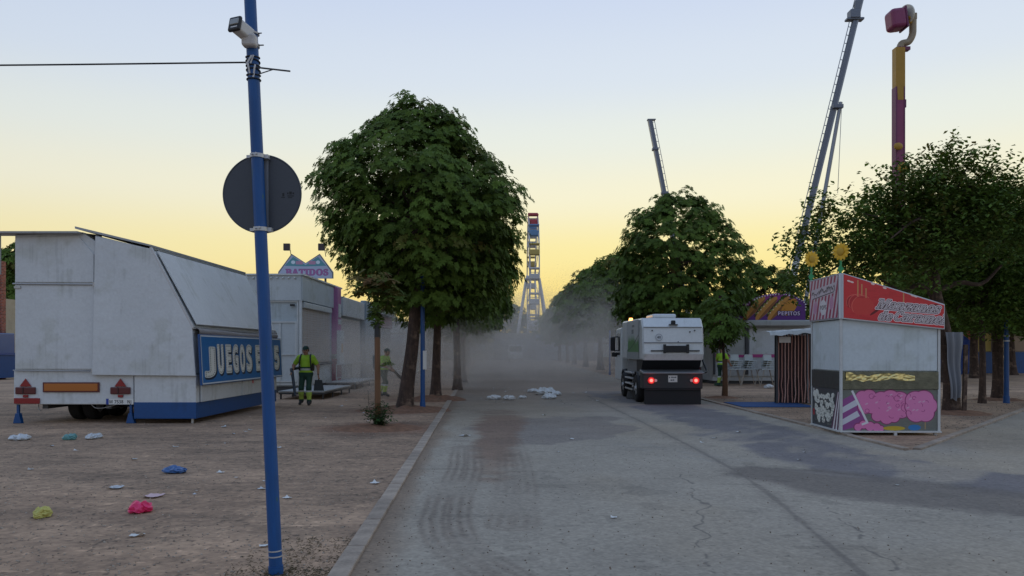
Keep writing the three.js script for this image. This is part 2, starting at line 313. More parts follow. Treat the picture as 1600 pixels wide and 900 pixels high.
class LeafBuilder {
  constructor() { this.p = []; this.c = []; this.i = []; }
  // one leaf: a folded, drooping blade. base, direction, side vector, length, half width, colour
  blade(o, dir, side, len, half, droop, col) {
    const n = this.p.length / 3, mx = 0.55, up = 0.12 * half;
    const m = [o[0] + dir[0] * len * mx, o[1] + dir[1] * len * mx - droop * 0.25, o[2] + dir[2] * len * mx];
    this.p.push(o[0], o[1], o[2], m[0] + side[0] * half, m[1] + side[1] * half + up, m[2] + side[2] * half, o[0] + dir[0] * len, o[1] + dir[1] * len - droop, o[2] + dir[2] * len, m[0] - side[0] * half, m[1] - side[1] * half + up, m[2] - side[2] * half);
    for (let k = 0; k < 4; k++) this.c.push(...col);
    this.i.push(n, n + 1, n + 2, n, n + 2, n + 3);
  }
  // a palmate leaf: several leaflets spread round a stalk end, hanging
  palmate(c, out, size, count, col) {
    const a = rr(0, 6.28), ux = out[0], uy = out[1], uz = out[2];
    let sx = -uz, sz = ux, l = Math.hypot(sx, sz); if (l < 0.05) { sx = 1; sz = 0; l = 1; } sx /= l; sz /= l;
    const tx = -sz * uy, ty = sz * ux - sx * uz, tz = sx * uy;
    for (let k = 0; k < count; k++) {
      const q = a + (k / count) * 6.28 + rr(-0.15, 0.15), cs = Math.cos(q), sn = Math.sin(q);
      const dx = sx * cs + tx * sn, dy = ty * sn, dz = sz * cs + tz * sn;
      const dir = [dx * 0.93 + ux * 0.25, dy * 0.93 + uy * 0.25 - 0.06, dz * 0.93 + uz * 0.25];
      const side = [-sx * sn + tx * cs, ty * cs, -sz * sn + tz * cs], s = size * rr(0.75, 1.15);
      this.blade(c, dir, side, s, s * 0.24, s * rr(0.02, 0.3), col);
    }
  }
  build() {
    const g = new THREE.BufferGeometry();
    g.setAttribute('position', new THREE.Float32BufferAttribute(this.p, 3));
    g.setAttribute('color', new THREE.Float32BufferAttribute(this.c, 3));
    g.setIndex(this.i); g.computeVertexNormals(); return g;
  }
}
function profileAt(p, t) { for (let i = 1; i < p.length; i++) if (t <= p[i][0]) { const k = (t - p[i - 1][0]) / (p[i][0] - p[i - 1][0]); return p[i - 1][1] + (p[i][1] - p[i - 1][1]) * k; } return p[p.length - 1][1]; }
const leafColor = (warm, v) => {
  const k = 0.55 + 0.95 * v; let r = 0.088 * k, g = 0.142 * k, b = 0.024 * k;
  r += (0.16 - r) * warm; g += (0.085 - g) * warm; b += (0.03 - b) * warm; return [r, g, b];
};
// chestnut: crown of layered domes of palmate leaves round a profile of height fractions and half widths
function chestnutCrown({ seed, cx, cz, y0, y1, w, profile, clumps, perClump, leaf, clumpScale = 1, skew = 0, lobes = 0.22, warmth = 0.05, leaflets = 6 }) {
  reseed(seed);
  const L = new LeafBuilder(), tips = [];
  let made = 0, guard = 0;
  while (made < clumps && guard++ < clumps * 20) {
    const t = rnd(), R0 = profileAt(profile, t); if (rnd() > R0 + 0.1) continue;
    const a = rr(0, Math.PI * 2);
    const R = w * R0 * (1 + lobes * 2 * (vnoise(Math.cos(a) * 1.6 + seed, Math.sin(a) * 1.6 + t * 4.2) - 0.5));
    const q = made < clumps * 0.78 ? rr(0.8, 1.0) : rr(0.3, 0.8);
    const px = cx + skew * (0.36 - t) + Math.cos(a) * R * q, pz = cz + Math.sin(a) * R * q, py = y0 + (y1 - y0) * t + 0.15 * Math.sin(a * 5 + seed);
    made++;
    // outward and up
    let ox = Math.cos(a), oz = Math.sin(a), oy = 0.35 + 1.6 * (t - 0.35); const l = Math.hypot(ox, oy, oz); ox /= l; oy /= l; oz /= l;
    tips.push(V(px - ox * 0.3, py - 0.35, pz - oz * 0.3));
    const cr = rr(0.26, 0.5) * (clumpScale) * (0.75 + 0.35 * Math.min(1, R0 + 0.2)), tone = rnd(), warm = rnd() < warmth ? rr(0.2, 0.6) : rnd() < 0.15 ? rr(0.03, 0.12) : 0, n = Math.round(perClump * rr(0.6, 1.3));
    for (let k = 0; k < n; k++) {
      // points on a dome whose axis leans outward, drooping at the rim
      const th = rr(0, 6.28), s = Math.sqrt(rnd()), hx = Math.cos(th) * s, hz = Math.sin(th) * s, hy = 0.6 * (1 - s * s) - 0.15 * s * s + rr(-0.2, 0.2);
      const x = px + cr * (hx + ox * 0.25), y = py + cr * hy, z = pz + cr * (hz + oz * 0.25);
      let nx = hx * 0.8 + ox * 0.7 + rr(-0.4, 0.4), ny = 0.75 - 0.35 * s + oy * 0.3 + rr(-0.3, 0.3), nz = hz * 0.8 + oz * 0.7 + rr(-0.4, 0.4); const m = Math.hypot(nx, ny, nz); nx /= m; ny /= m; nz /= m;
      L.palmate([x, y, z], [nx, ny, nz], leaf * rr(0.8, 1.15), leaflets, leafColor(warm * rr(0.5, 1.3), 0.6 * tone + 0.4 * rnd()));
    }
  }
  return { geo: L.build(), tips };
}
function limb(pts, r0, r1, seg = 7, n = 10) {   // a tapered branch along points
  const c = new THREE.CatmullRomCurve3(pts), g = new THREE.TubeGeometry(c, n, 1, seg, false), p = g.attributes.position, v = new THREE.Vector3();
  for (let i = 0; i <= n; i++) { const q = c.getPointAt(i / n), r = r0 + (r1 - r0) * (i / n); for (let k = 0; k <= seg; k++) { const j = i * (seg + 1) + k; v.fromBufferAttribute(p, j).sub(q).multiplyScalar(r).add(q); p.setXYZ(j, v.x, v.y, v.z); } }
  const uv = g.attributes.uv, len = c.getLength(); for (let i = 0; i < uv.count; i++) uv.setXY(i, uv.getY(i) * Math.max(1, Math.round(r0 * 5)), uv.getX(i) * len * 0.6);
  g.computeVertexNormals(); return g;
}
function woodOf(trunkPts, r0, r1, tips, count, flare = 1.35) {
  const top = trunkPts[trunkPts.length - 1], out = [];
  const c = new THREE.CatmullRomCurve3(trunkPts), n = 22, seg = 16, g = new THREE.TubeGeometry(c, n, 1, seg, false), p = g.attributes.position, v = new THREE.Vector3();
  for (let i = 0; i <= n; i++) { const t = i / n, q = c.getPointAt(t); for (let k = 0; k <= seg; k++) { const j = i * (seg + 1) + k, a = (k % seg) / seg * 6.283; const r = (r0 + (r1 - r0) * t + r0 * (flare - 1) * Math.exp(-t * 16)) * (1 + 0.14 * (vnoise(Math.cos(a) * 2 + 7, Math.sin(a) * 2 + t * 3) - 0.5) + 0.06 * Math.sin(a * 5 + t * 4)); v.fromBufferAttribute(p, j).sub(q).multiplyScalar(r).add(q); p.setXYZ(j, v.x, v.y, v.z); } }
  const uv = g.attributes.uv, len = c.getLength(); for (let i = 0; i < uv.count; i++) uv.setXY(i, uv.getY(i) * Math.max(1, Math.round(r0 * 6)), uv.getX(i) * len * 0.55);
  g.computeVertexNormals(); out.push(g);
  const step = Math.max(1, Math.floor(tips.length / count));
  for (let i = 0; i < tips.length; i += step) {
    const e = tips[i], from = c.getPointAt(rr(0.72, 1.0)), mid = from.clone().lerp(e, 0.5); mid.y += 0.12 * from.distanceTo(e); mid.x += rr(-0.2, 0.2); mid.z += rr(-0.2, 0.2);
    out.push(limb([from, mid, e], Math.min(r1 * 0.55, 0.03 + 0.025 * from.distanceTo(e)), 0.012, 6, 7));
  }
  return out;
}
const chestnutProfile = [[0, 0.42], [0.1, 0.72], [0.22, 0.94], [0.36, 1.0], [0.5, 0.95], [0.66, 0.82], [0.8, 0.62], [0.92, 0.4], [1, 0.16]];
// the big chestnut on the left
{
  const t = thing('chestnut_tree', 'big dark green chestnut tree with leaning trunk beside the blue post on the left', 'tree', [-2.92, 0, -21.4]);
  const { geo, tips } = chestnutCrown({ seed: 11, cx: 0.55, cz: 0, y0: 2.7, y1: 8.2, w: 2.55, skew: 0.4, profile: [[0, 0.3], [0.08, 0.5], [0.18, 0.78], [0.3, 0.97], [0.42, 1.0], [0.54, 0.95], [0.68, 0.82], [0.8, 0.63], [0.92, 0.4], [1, 0.16]], clumps: 900, perClump: 26, leaf: 0.108, clumpScale: 0.92, lobes: 0.42, warmth: 0.04 });
  mesh('trunk', woodOf([V(0, -0.05, 0), V(0.1, 0.8, 0), V(0.22, 1.7, 0.02), V(0.3, 2.7, 0), V(0.5, 4.2, 0), V(0.6, 5.6, 0)], 0.2, 0.1, tips, 34), bark, t, true);
  mesh('crown', geo, chestnutLeaf, t);
}
// the chestnut behind the sweeper
{
  const t = thing('chestnut_tree', 'round dense chestnut tree standing behind the white sweeper truck', 'tree', [8.2, 0, -38]);
  const { geo, tips } = chestnutCrown({ seed: 23, cx: -0.3, cz: 0, y0: 2.5, y1: 9.0, w: 3.05, profile: [[0, 0.5], [0.1, 0.8], [0.25, 1.0], [0.45, 0.98], [0.62, 0.88], [0.78, 0.7], [0.9, 0.48], [1, 0.2]], clumps: 720, perClump: 22, leaf: 0.145, clumpScale: 1.05, lobes: 0.28, warmth: 0.01 });
  mesh('trunk', woodOf([V(0, -0.05, 0), V(-0.05, 1.2, 0), V(-0.15, 2.6, 0), V(-0.25, 4.6, 0), V(-0.3, 6, 0)], 0.19, 0.09, tips, 30), bark, t, true);
  mesh('crown', geo, chestnutLeaf, t);
}
// the rows of chestnuts that run into the dust
{
  const protoA = thing('chestnut_tree', '', 'tree', [-2.5, 0, -25.8], 0, 'chestnuts lining the avenue');
  {
    const { geo, tips } = chestnutCrown({ seed: 41, cx: 0.2, cz: 0, y0: 2.5, y1: 8.3, w: 3.0, profile: chestnutProfile, clumps: 230, perClump: 20, leaf: 0.26, leaflets: 5, clumpScale: 1.3, lobes: 0.3, warmth: 0.02 });
    mesh('trunk', woodOf([V(0, -0.05, 0), V(0.05, 1.4, 0), V(0.1, 2.6, 0), V(0.2, 4.6, 0), V(0.2, 5.6, 0)], 0.23, 0.1, tips, 24, 1.6), bark, protoA, true);
    mesh('crown', geo, chestnutLeaf, protoA);
  }
  const protoB = thing('chestnut_tree', '', 'tree', [7.7, 0, -56], 0, 'chestnuts lining the avenue');
  {
    const { geo, tips } = chestnutCrown({ seed: 57, cx: 0, cz: 0.1, y0: 2.7, y1: 9.0, w: 3.4, profile: [[0, 0.5], [0.12, 0.85], [0.3, 1], [0.55, 0.92], [0.75, 0.74], [0.9, 0.45], [1, 0.18]], clumps: 230, perClump: 20, leaf: 0.28, leaflets: 5, clumpScale: 1.3, lobes: 0.35, warmth: 0.02 });
    mesh('trunk', woodOf([V(0, -0.05, 0), V(-0.05, 1.4, 0), V(0, 2.8, 0), V(0, 4.8, 0), V(0, 6, 0)], 0.24, 0.1, tips, 24, 1.5), bark, protoB, true);
    mesh('crown', geo, chestnutLeaf, protoB);
  }
  protoA.scale.set(0.68, 0.93, 0.8); protoA.userData.label = 'chestnut with a straight trunk right behind the blue post, second in the left row';
  protoB.scale.setScalar(0.93); protoB.userData.label = 'hazy chestnut just beyond the tree behind the sweeper';
  const ord = ['third', 'fourth', 'fifth', 'sixth', 'seventh', 'eighth', 'ninth'];
  reseed(77);
  [[-2.2, 32], [-2.5, 40], [-3.5, 50], [-4.2, 60], [-4.6, 72], [-5.0, 86], [-5.8, 104]].forEach(([x, d], k) => { const c = copyOf(k % 2 ? protoB : protoA, [x, 0, -d], rr(0, 6.28), ord[k] + ' chestnut of the left row, fading into the dust', 'chestnuts lining the avenue'); const wide = k < 2 ? 0.74 : 1; c.scale.set(wide * rr(0.92, 1.0), rr(0.88, 0.98), wide * rr(0.92, 1.0)); });
  [[7.4, 66], [7.3, 78], [7.2, 91], [7.4, 105], [7.4, 122]].forEach(([x, d], k) => { const c = copyOf(k % 2 ? protoA : protoB, [x, 0, -d], rr(0, 6.28), ord[k] + ' chestnut of the right row, fading into the dust', 'chestnuts lining the avenue'); c.scale.set(rr(0.95, 1.1), rr(0.92, 1.02), rr(0.95, 1.1)); });
  // trees further back that close the view
  [[-38, 62, 1.1, 'dark tree top over the yellow stall at the far left edge'], [-45, 70, 1.15, 'far tree behind the left edge stall roof'], [26, 95, 0.85, 'far tree top just above the hot dog stall sign'], [31.5, 98, 0.82, 'far tree top between hot dog stall and the ride arm'], [37, 96, 0.86, 'far tree top behind the ride arm foot'],
    [22, 40, 0.95, 'tree behind the thin trunk right of the kiosk'], [27, 46, 1.05, 'tree beyond the blue post near the right edge'], [33, 52, 1.05, 'tree near the coloured stall at the right edge'], [39, 60, 1.1, 'farthest tree at the right edge'], [20, 62, 1.0, 'tree deep behind the sweet kiosk roof'], [0, 165, 1.25, 'tree at the far end of the avenue on its left'], [12, 170, 1.3, 'tree at the far end of the avenue on its right'], [-12, 150, 1.2, 'tree in the dust beyond the left stalls'], [-20, 120, 1.1, 'tree behind the milkshake stall row']].forEach(([x, d, s, label], k) => { const c = copyOf(k % 2 ? protoA : protoB, [x, 0, -d], rr(0, 6.28), label, 'trees in the distance'); c.scale.setScalar(s); });
}
// the big spreading trees on the right: small leaves on long sprays
function sprayCrown({ seed, limbs, leaf, perSpray, sprays, tone = 1, warmth = 0.08 }) {
  reseed(seed);
  const L = new LeafBuilder(), tips = [];
  for (const [x, y, z, r, ry, w = 1] of limbs) {
    const n = Math.round(sprays * w * r * r * 0.5);
    for (let s = 0; s < n; s++) {
      const a = rr(0, 6.28), u = rr(-0.75, 1), q = Math.pow(rnd(), 0.4), h = Math.sqrt(1 - u * u);
      const k = 0.8 + 0.5 * vnoise(Math.cos(a) * 2 + x * 3, u * 2 + Math.sin(a) * 2 + z);
      const px = x + Math.cos(a) * h * r * q * k, py = y + u * ry * q * k, pz = z + Math.sin(a) * h * r * q * k;
      let dx = Math.cos(a) * h + rr(-0.4, 0.4), dy = u * 0.8 + rr(-0.1, 0.6), dz = Math.sin(a) * h + rr(-0.4, 0.4); const l = Math.hypot(dx, dy, dz); dx /= l; dy /= l; dz /= l;
      if (s % 14 === 0) tips.push(V(px, py, pz));
      const len = rr(0.3, 0.75), v = rnd(), warm = rnd() < warmth ? rr(0.15, 0.5) : 0;
      for (let i = 0; i < perSpray; i++) {
        const t = rnd(), sp = 0.16 * (1.1 - 0.5 * t), o = [px + dx * len * t + rr(-sp, sp), py + dy * len * t + rr(-sp, sp) - 0.1 * t * t, pz + dz * len * t + rr(-sp, sp)];
        const b = rr(0, 6.28), c = rr(-0.7, 0.25), hc = Math.sqrt(1 - c * c), dir = [Math.cos(b) * hc, c, Math.sin(b) * hc];
        const e = b + 1.57 + rr(-0.7, 0.7), side = [Math.cos(e), rr(-0.4, 0.4), Math.sin(e)], sz = leaf * rr(0.7, 1.3), col = leafColor(warm, 0.5 * v + 0.5 * rnd()).map((q2) => q2 * tone);
        L.blade(o, dir, side, sz, sz * 0.34, sz * 0.2, col);
      }
    }
  }
  return { geo: L.build(), tips };
}
{
  const t = thing('plane_tree', 'large spreading dark tree leaning over the sweet kiosk', 'tree', [11.3, 0, -20.3]);
  const { geo, tips } = sprayCrown({ seed: 91, leaf: 0.12, perSpray: 14, sprays: 400, limbs: [
    [-2.7, 4.3, -0.2, 1.25, 1.1], [-3.3, 3.5, 0.2, 0.7, 0.7], [-1.6, 3.9, 0.5, 1.1, 0.9], [-0.8, 4.9, -0.3, 1.5, 1.25], [-1.0, 5.5, 0.1, 0.9, 0.85], [0.3, 5.5, -0.4, 1.15, 1.0], [0.05, 6.25, -0.1, 0.65, 0.6], [0.6, 4.7, 0.3, 1.3, 0.9], [1.6, 5.1, 0, 1.1, 1.0]], tone: 1.1, warmth: 0.22 });
  mesh('trunk', woodOf([V(0, -0.05, 0), V(-0.03, 1.0, 0), V(-0.2, 2.2, 0), V(-0.42, 3.2, 0), V(-0.4, 4.2, 0), V(-0.2, 5.2, 0)], 0.19, 0.12, tips, 30), bark, t, true);
  mesh('limb', [limb([V(-0.4, 2.95, 0), V(-0.9, 3.3, 0.1), V(-1.25, 3.1, 0.1), V(-1.9, 3.5, 0)], 0.075, 0.03), limb([V(-0.42, 3.1, 0), V(0.2, 3.35, 0.1), V(0.7, 3.3, 0.1), V(1.3, 3.8, 0)], 0.08, 0.03), limb([V(-0.4, 3.3, 0), V(-1.2, 4.1, 0), V(-2.3, 4.3, 0)], 0.08, 0.02)], bark, t, true);
  mesh('crown', geo, smallLeaf, t);
}
{
  const t = thing('plane_tree', 'tall leafy tree at the right edge with thick trunk beside the blue post', 'tree', [15.8, 0, -25.6]); t.scale.y = 0.88;
  const { geo, tips } = sprayCrown({ seed: 97, leaf: 0.14, perSpray: 13, sprays: 290, limbs: [
    [-1.3, 6.9, 0, 1.2, 1.1], [0.5, 7.0, 0.2, 1.2, 0.9], [-0.2, 6.2, 0, 1.9, 1.4], [-1.9, 5.4, 0.3, 1.5, 1.2], [0.8, 5.2, 0.4, 1.9, 1.4], [-0.9, 3.9, 0.5, 1.7, 1.1], [1.6, 3.6, 0.3, 1.7, 1.1], [2.6, 6.2, 0, 1.5, 1.3], [0.3, 2.9, 0.8, 1.3, 0.6]], tone: 1.2, warmth: 0.2 });
  mesh('trunk', woodOf([V(0, -0.05, 0), V(0, 1.2, 0), V(-0.05, 2.6, 0), V(-0.1, 4.2, 0), V(0, 6, 0)], 0.21, 0.1, tips, 26), bark, t, true);
  mesh('crown', geo, smallLeaf, t);
}
{
  const t = thing('young_tree', 'thin-trunked tree between the kiosk and the blue post', 'tree', [14.3, 0, -24]);
  const { geo, tips } = sprayCrown({ seed: 99, leaf: 0.13, perSpray: 12, sprays: 350, limbs: [[-0.5, 3.2, 0, 1.2, 0.9], [0.3, 4.1, 0.2, 1.3, 1.0], [-0.7, 4.4, 0.1, 1.2, 1.0], [0.1, 2.6, 0.3, 0.8, 0.4]], tone: 1.2, warmth: 0.03 });
  mesh('trunk', woodOf([V(0, -0.05, 0), V(0.02, 1.2, 0), V(0, 2.6, 0), V(0, 3.8, 0)], 0.1, 0.06, tips, 14, 1.4), bark, t, true);
  mesh('crown', geo, smallLeaf, t);
}
// young tree by the road behind the sweeper
{
  const t = thing('young_tree', 'young roadside tree with grey-brown post trunk right of the sweeper', 'tree', [7.25, 0, -27]);
  const { geo, tips } = chestnutCrown({ seed: 63, cx: -0.1, cz: 0, y0: 1.7, y1: 3.3, w: 0.62, profile: [[0, 0.5], [0.3, 1], [0.6, 0.8], [1, 0.3]], clumps: 30, perClump: 13, leaf: 0.17, leaflets: 5, lobes: 0.4, warmth: 0.02 });
  mesh('trunk', [...woodOf([V(0, -0.05, 0), V(0.02, 0.7, 0), V(0, 1.4, 0), V(-0.05, 2.4, 0)], 0.07, 0.035, tips, 10, 1.2)], bark, t, true);
  mesh('stake', cyl(0.09, 0.085, 1.32, 0.02, 0.66, 0.1, 0, 0, 0.01), wood, t);
  mesh('crown', geo, chestnutLeaf, t);
}
// staked sapling on the near left
{
  const t = thing('sapling', 'staked sapling with sparse browning leaves in front of the big chestnut', 'tree', [-2.78, 0, -16.35]);
  reseed(5);
  const L = new LeafBuilder();
  const spot = (x, y, z, n, r, warm) => { for (let k = 0; k < n; k++) { const a = rr(0, 6.28), s = r * Math.sqrt(rnd()); L.palmate([x + Math.cos(a) * s, y + rr(-0.7, 0.5) * r, z + Math.sin(a) * s], [Math.cos(a) * 0.5, 0.8, Math.sin(a) * 0.5], rr(0.12, 0.18), 5, leafColor(rnd() < 0.62 ? warm * rr(0.4, 1.2) : 0.02, rnd())); } };
  spot(-0.08, 3.05, 0, 46, 0.36, 0.9); spot(0.15, 2.9, 0.1, 36, 0.32, 0.75); spot(-0.34, 2.95, 0, 30, 0.3, 0.6); spot(0.34, 2.72, 0, 22, 0.24, 0.5); spot(0.05, 2.55, 0.05, 22, 0.22, 0.15); spot(-0.06, 2.36, 0, 12, 0.14, 0.05); spot(0.0, 2.2, 0, 6, 0.1, 0); spot(0.22, 1.35, 0.05, 4, 0.08, 0);
  const p = [V(0.02, 0, -0.03), V(0.03, 1, -0.05), V(0, 2, -0.03), V(0.0, 2.9, 0)];
  mesh('trunk', [limb(p, 0.022, 0.01, 8, 14), limb([V(0, 2.3, 0), V(-0.2, 2.7, 0), V(-0.3, 2.95, 0)], 0.01, 0.004), limb([V(0, 2.3, 0), V(0.18, 2.55, 0), V(0.28, 2.75, 0)], 0.01, 0.004)], bark, t, true);
  mesh('stake', rod(V(0.01, -0.05, 0.07), V(0, 1.88, 0.07), 0.062, 0.058, 14), wood, t);
  mesh('tie_sleeve', rod(V(0, 1.86, 0.06), V(0, 2.16, 0.05), 0.064, 0.06, 14), blackPlastic, t);
  mesh('crown', L.build(), chestnutLeaf, t);
  const w = thing('weed_clump', 'bushy green weeds growing round the sapling stake', 'weeds', [-2.74, 0.02, -16.25]);
  reseed(8);
  const B = new LeafBuilder();
  for (let s = 0; s < 90; s++) {
    const a = rr(0, 6.28), far = rr(0.05, 0.42), h = rr(0.14, 0.5) * (1.2 - far);
    for (let k = 0; k < 11; k++) { const q = rnd(), o = [Math.cos(a) * far * q, h * q * (1.5 - 0.4 * q), Math.sin(a) * far * q], b = rr(0, 6.28); B.blade(o, [Math.cos(b) * 0.8, rr(-0.2, 0.7), Math.sin(b) * 0.8], [-Math.sin(b), 0, Math.cos(b)], rr(0.05, 0.12), 0.022, 0.02, [0.05 * rr(0.7, 1.3), 0.1 * rr(0.7, 1.3), 0.03]); }
  }
  for (let k = 0; k < 30; k++) { const y = rr(0.3, 0.75), b = rr(0, 6.28); B.blade([-0.2 + rr(-0.03, 0.03), y, 0.1], [Math.cos(b), 0.2, Math.sin(b)], [-Math.sin(b), 0, Math.cos(b)], 0.06, 0.014, 0.01, [0.05, 0.09, 0.04]); }
  mesh('foliage', B.build(), smallLeaf, w);
  mesh('stem', [limb([V(-0.05, 0, 0.05), V(-0.18, 0.4, 0.1), V(-0.21, 0.78, 0.1)], 0.007, 0.003)], bark, w, true);
}
// ---------------------------------------------------------------- the white show trailer on the left
{
  const t = thing('show_trailer', 'white folded-up fairground trailer with blue skirt, orange reflector and number plate', 'trailer', [-8.9, 0, -17.3], 0);
  const X = (x) => x + 8.9;                     // local x from world x; local z = 0 at the rear face, going back to -6.1
  const D = 6.0;
  const upper = poly([[X(-10.9), 1.17], [X(-9.13), 1.17], [X(-9.13), 4.0], [X(-9.42), 4.2], [X(-10.9), 4.14]], D, 0.015).translate(0, 0, -D);
  mesh('body', upper, whitePaint, t);
  mesh('rear_panel', rbox(1.74, 1.84, 0.03, 0.008, X(-10.01), 2.12, 0.018), whitePaint, t);
  mesh('rear_panel', poly([[X(-10.88), 3.1], [X(-9.16), 3.1], [X(-9.16), 3.72], [X(-9.5), 4.12], [X(-10.88), 4.08]], 0.03, 0.006).translate(0, 0, 0.003), whitePaint, t);
  mesh('hinge_rail', [rod(V(X(-10.92), 3.065, 0.05), V(X(-9.14), 3.05, 0.05), 0.018), box(0.05, 0.1, 0.05, X(-9.14), 3.05, 0.045), box(0.14, 0.05, 0.03, X(-10.82), 2.99, 0.045)], steel, t);
  mesh('lower_rail', [rod(V(X(-10.92), 1.17, 0.04), V(X(-9.17), 1.15, 0.04), 0.014), box(0.04, 0.1, 0.05, X(-9.18), 1.16, 0.045)], steel, t);
  // folded side box with the slanted flank
  const sideBox = poly([[X(-9.1), 1.1], [X(-6.93), 1.1], [X(-7.0), 2.1], [X(-7.9), 3.82], [X(-9.1), 4.12]], D, 0.012).translate(0, 0, -D + 0.06);
  mesh('side_box', sideBox, whitePaint, t);
  mesh('end_panel', poly([[X(-9.16), 1.07], [X(-6.9), 1.05], [X(-6.98), 2.1], [X(-7.9), 3.83], [X(-9.09), 4.1]], 0.035, 0.008).translate(0, 0, 0.065), whitePaint, t);
  mesh('edge_trim', [bar(V(X(-7.89), 3.85, 0.08), V(X(-6.96), 2.1, 0.08), 0.05), bar(V(X(-7.89), 3.85, 0.08), V(X(-7.89), 3.85, -D), 0.05), bar(V(X(-6.96), 2.1, 0.08), V(X(-6.96), 2.1, -D), 0.045), bar(V(X(-7.89), 3.85, -D + 0.03), V(X(-6.96), 2.1, -D + 0.03), 0.05)], galvanised, t);
  {
    const a = V(X(-7.86), 3.78, -0.1), b = V(X(-6.98), 2.16, -0.1), n = V(0.88, 0.47, 0).normalize(), w = a.distanceTo(b), m = a.clone().add(b).multiplyScalar(0.5).addScaledVector(n, 0.035);
    const g = new RoundedBoxGeometry(w, 0.03, D - 0.25, 2, 0.01).applyMatrix4(new THREE.Matrix4().makeRotationZ(Math.atan2(b.y - a.y, b.x - a.x))).translate(m.x, m.y, -D / 2 + 0.03);
    mesh('hatch_flap', g, whiteBright, t);
  }
  mesh('roof_flap', [poly([[X(-9.52), 4.26], [X(-7.86), 3.87], [X(-7.86), 3.91], [X(-9.52), 4.31]], D + 0.1).translate(0, 0, -D + 0.03)], greyPaint, t);
  mesh('roof_edge', [box(2.7, 0.035, 0.5, X(-10.75), 4.17, 0.0), box(0.03, 0.9, 0.03, X(-11.2), 3.72, 0.05)], greyPaint, t);
  mesh('gusset', poly([[X(-9.42), 4.2], [X(-9.1), 4.16], [X(-9.1), 3.82]], 0.02).translate(0, 0, -0.2), darkGrey, t);
  // lower body with lamps
  mesh('lower_body', rbox(2.63, 0.74, D - 0.2, 0.02, X(-9.62), 0.79, -D / 2 + 0.1), whitePaint, t);
  mesh('skirt_box', rbox(1.36, 0.62, D - 0.15, 0.02, X(-7.6), 0.765, -D / 2 + 0.1), whitePaint, t);
  mesh('skirt', [rbox(1.36, 0.36, 0.03, 0.008, X(-7.6), 0.29, 0.02), rbox(0.03, 0.36, D - 0.15, 0.008, X(-6.94), 0.29, -D / 2 + 0.06)], bluePaint, t);
  mesh('lower_flap', rbox(0.03, 0.55, 2.6, 0.008, X(-6.885), 0.74, -1.45), whitePaint, t);
  mesh('lower_flap', rbox(0.03, 0.55, 2.9, 0.008, X(-6.885), 0.74, -4.25), whitePaint, t);
  const redLens = mat([0.25, 0.008, 0.012], { roughness: 0.25, clearcoat: 0.6 }), darkRed = mat([0.09, 0.006, 0.01], { roughness: 0.3, clearcoat: 0.6 }), amber = mat([0.42, 0.13, 0.015], { roughness: 0.35, clearcoat: 0.4 });
  for (const x of [-10.66, -8.58]) {
    mesh('reflector_triangle', poly([[X(x) - 0.13, 0.815], [X(x) + 0.13, 0.815], [X(x), 0.99]], 0.02, 0.004).translate(0, 0, -0.02 + 0.03), redLens, t);
    const l = mesh('tail_lamp', rbox(0.44, 0.155, 0.05, 0.02, X(x), 0.725, 0.02), darkRed, t); mesh('lens_divider', box(0.012, 0.14, 0.06, X(x) - 0.04, 0.725, 0.025), blackPlastic, l);
    mesh('side_lamp', rbox(0.11, 0.06, 0.04, 0.012, X(x), 0.605, 0.02), redLens, t);
  }
  mesh('reflector_bar', rbox(0.56, 0.125, 0.03, 0.008, X(-10.63), 0.5, 0.02), redLens, t);
  const am = mesh('reflector_bar', rbox(1.24, 0.22, 0.03, 0.008, X(-9.66), 0.8, 0.02), darkRed, t); am.userData.label = 'long orange reflector with dark red border';
  mesh('reflector_face', rbox(1.17, 0.16, 0.03, 0.006, X(-9.66), 0.8, 0.028), amber, am);
  const plateTex = canvasTex(512, 96, (c, w, h) => { c.fillStyle = '#e6e8e6'; c.fillRect(0, 0, w, h); c.fillStyle = '#123c9c'; c.fillRect(0, 0, 50, h); c.fillStyle = '#191a1c'; c.font = 'bold 78px sans-serif'; c.textBaseline = 'middle'; c.fillText('M', 56, h / 2 + 4); c.fillText('7538', 152, h / 2 + 4); c.fillText('NJ', 392, h / 2 + 4); });
  const plate = new THREE.PlaneGeometry(0.6, 0.125); mesh('number_plate', plate.translate(X(-8.6), 0.485, 0.012), mat([0.85, 0.85, 0.85], { map: plateTex, roughness: 0.4 }), t, true);
  // wheels, drawbar, jacks
  const tyre = new THREE.LatheGeometry([[0.2, -0.12], [0.33, -0.13], [0.36, -0.1], [0.37, 0], [0.36, 0.1], [0.33, 0.13], [0.2, 0.12]].map(([a, b]) => new THREE.Vector2(a, b)), 30).rotateZ(Math.PI / 2);
  for (const [x, z] of [[-10.05, -1.1], [-9.72, -1.1], [-10.05, -2.1], [-9.72, -2.1]]) { const w = mesh('wheel', tyre.clone().translate(X(x) , 0.37, z), rubber, t); mesh('rim', cyl(0.21, 0.21, 0.2, X(x), 0.37, z, 0, 0, Math.PI / 2), galvanised, w); }
  mesh('axle', [rod(V(X(-10.6), 0.4, -1.1), V(X(-8.5), 0.4, -1.1), 0.05), rod(V(X(-10.6), 0.4, -2.1), V(X(-8.5), 0.4, -2.1), 0.05)], darkGrey, t);
  mesh('chassis', [box(0.12, 0.16, 5.6, X(-10.3), 0.4, -2.9), box(0.12, 0.16, 5.6, X(-8.9), 0.4, -2.9)], darkGrey, t);
  const jack = (x, z) => mesh('jack', [box(0.05, 0.4, 0.05, X(x), 0.25, z), poly([[-0.09, 0], [0.09, 0], [0.04, 0.22], [-0.04, 0.22]], 0.1, 0.008).translate(X(x), 0.005, z - 0.05)], bluePaint, t);
  jack(-10.86, -0.05); jack(-8.38, -0.05); jack(-10.86, -5.2);
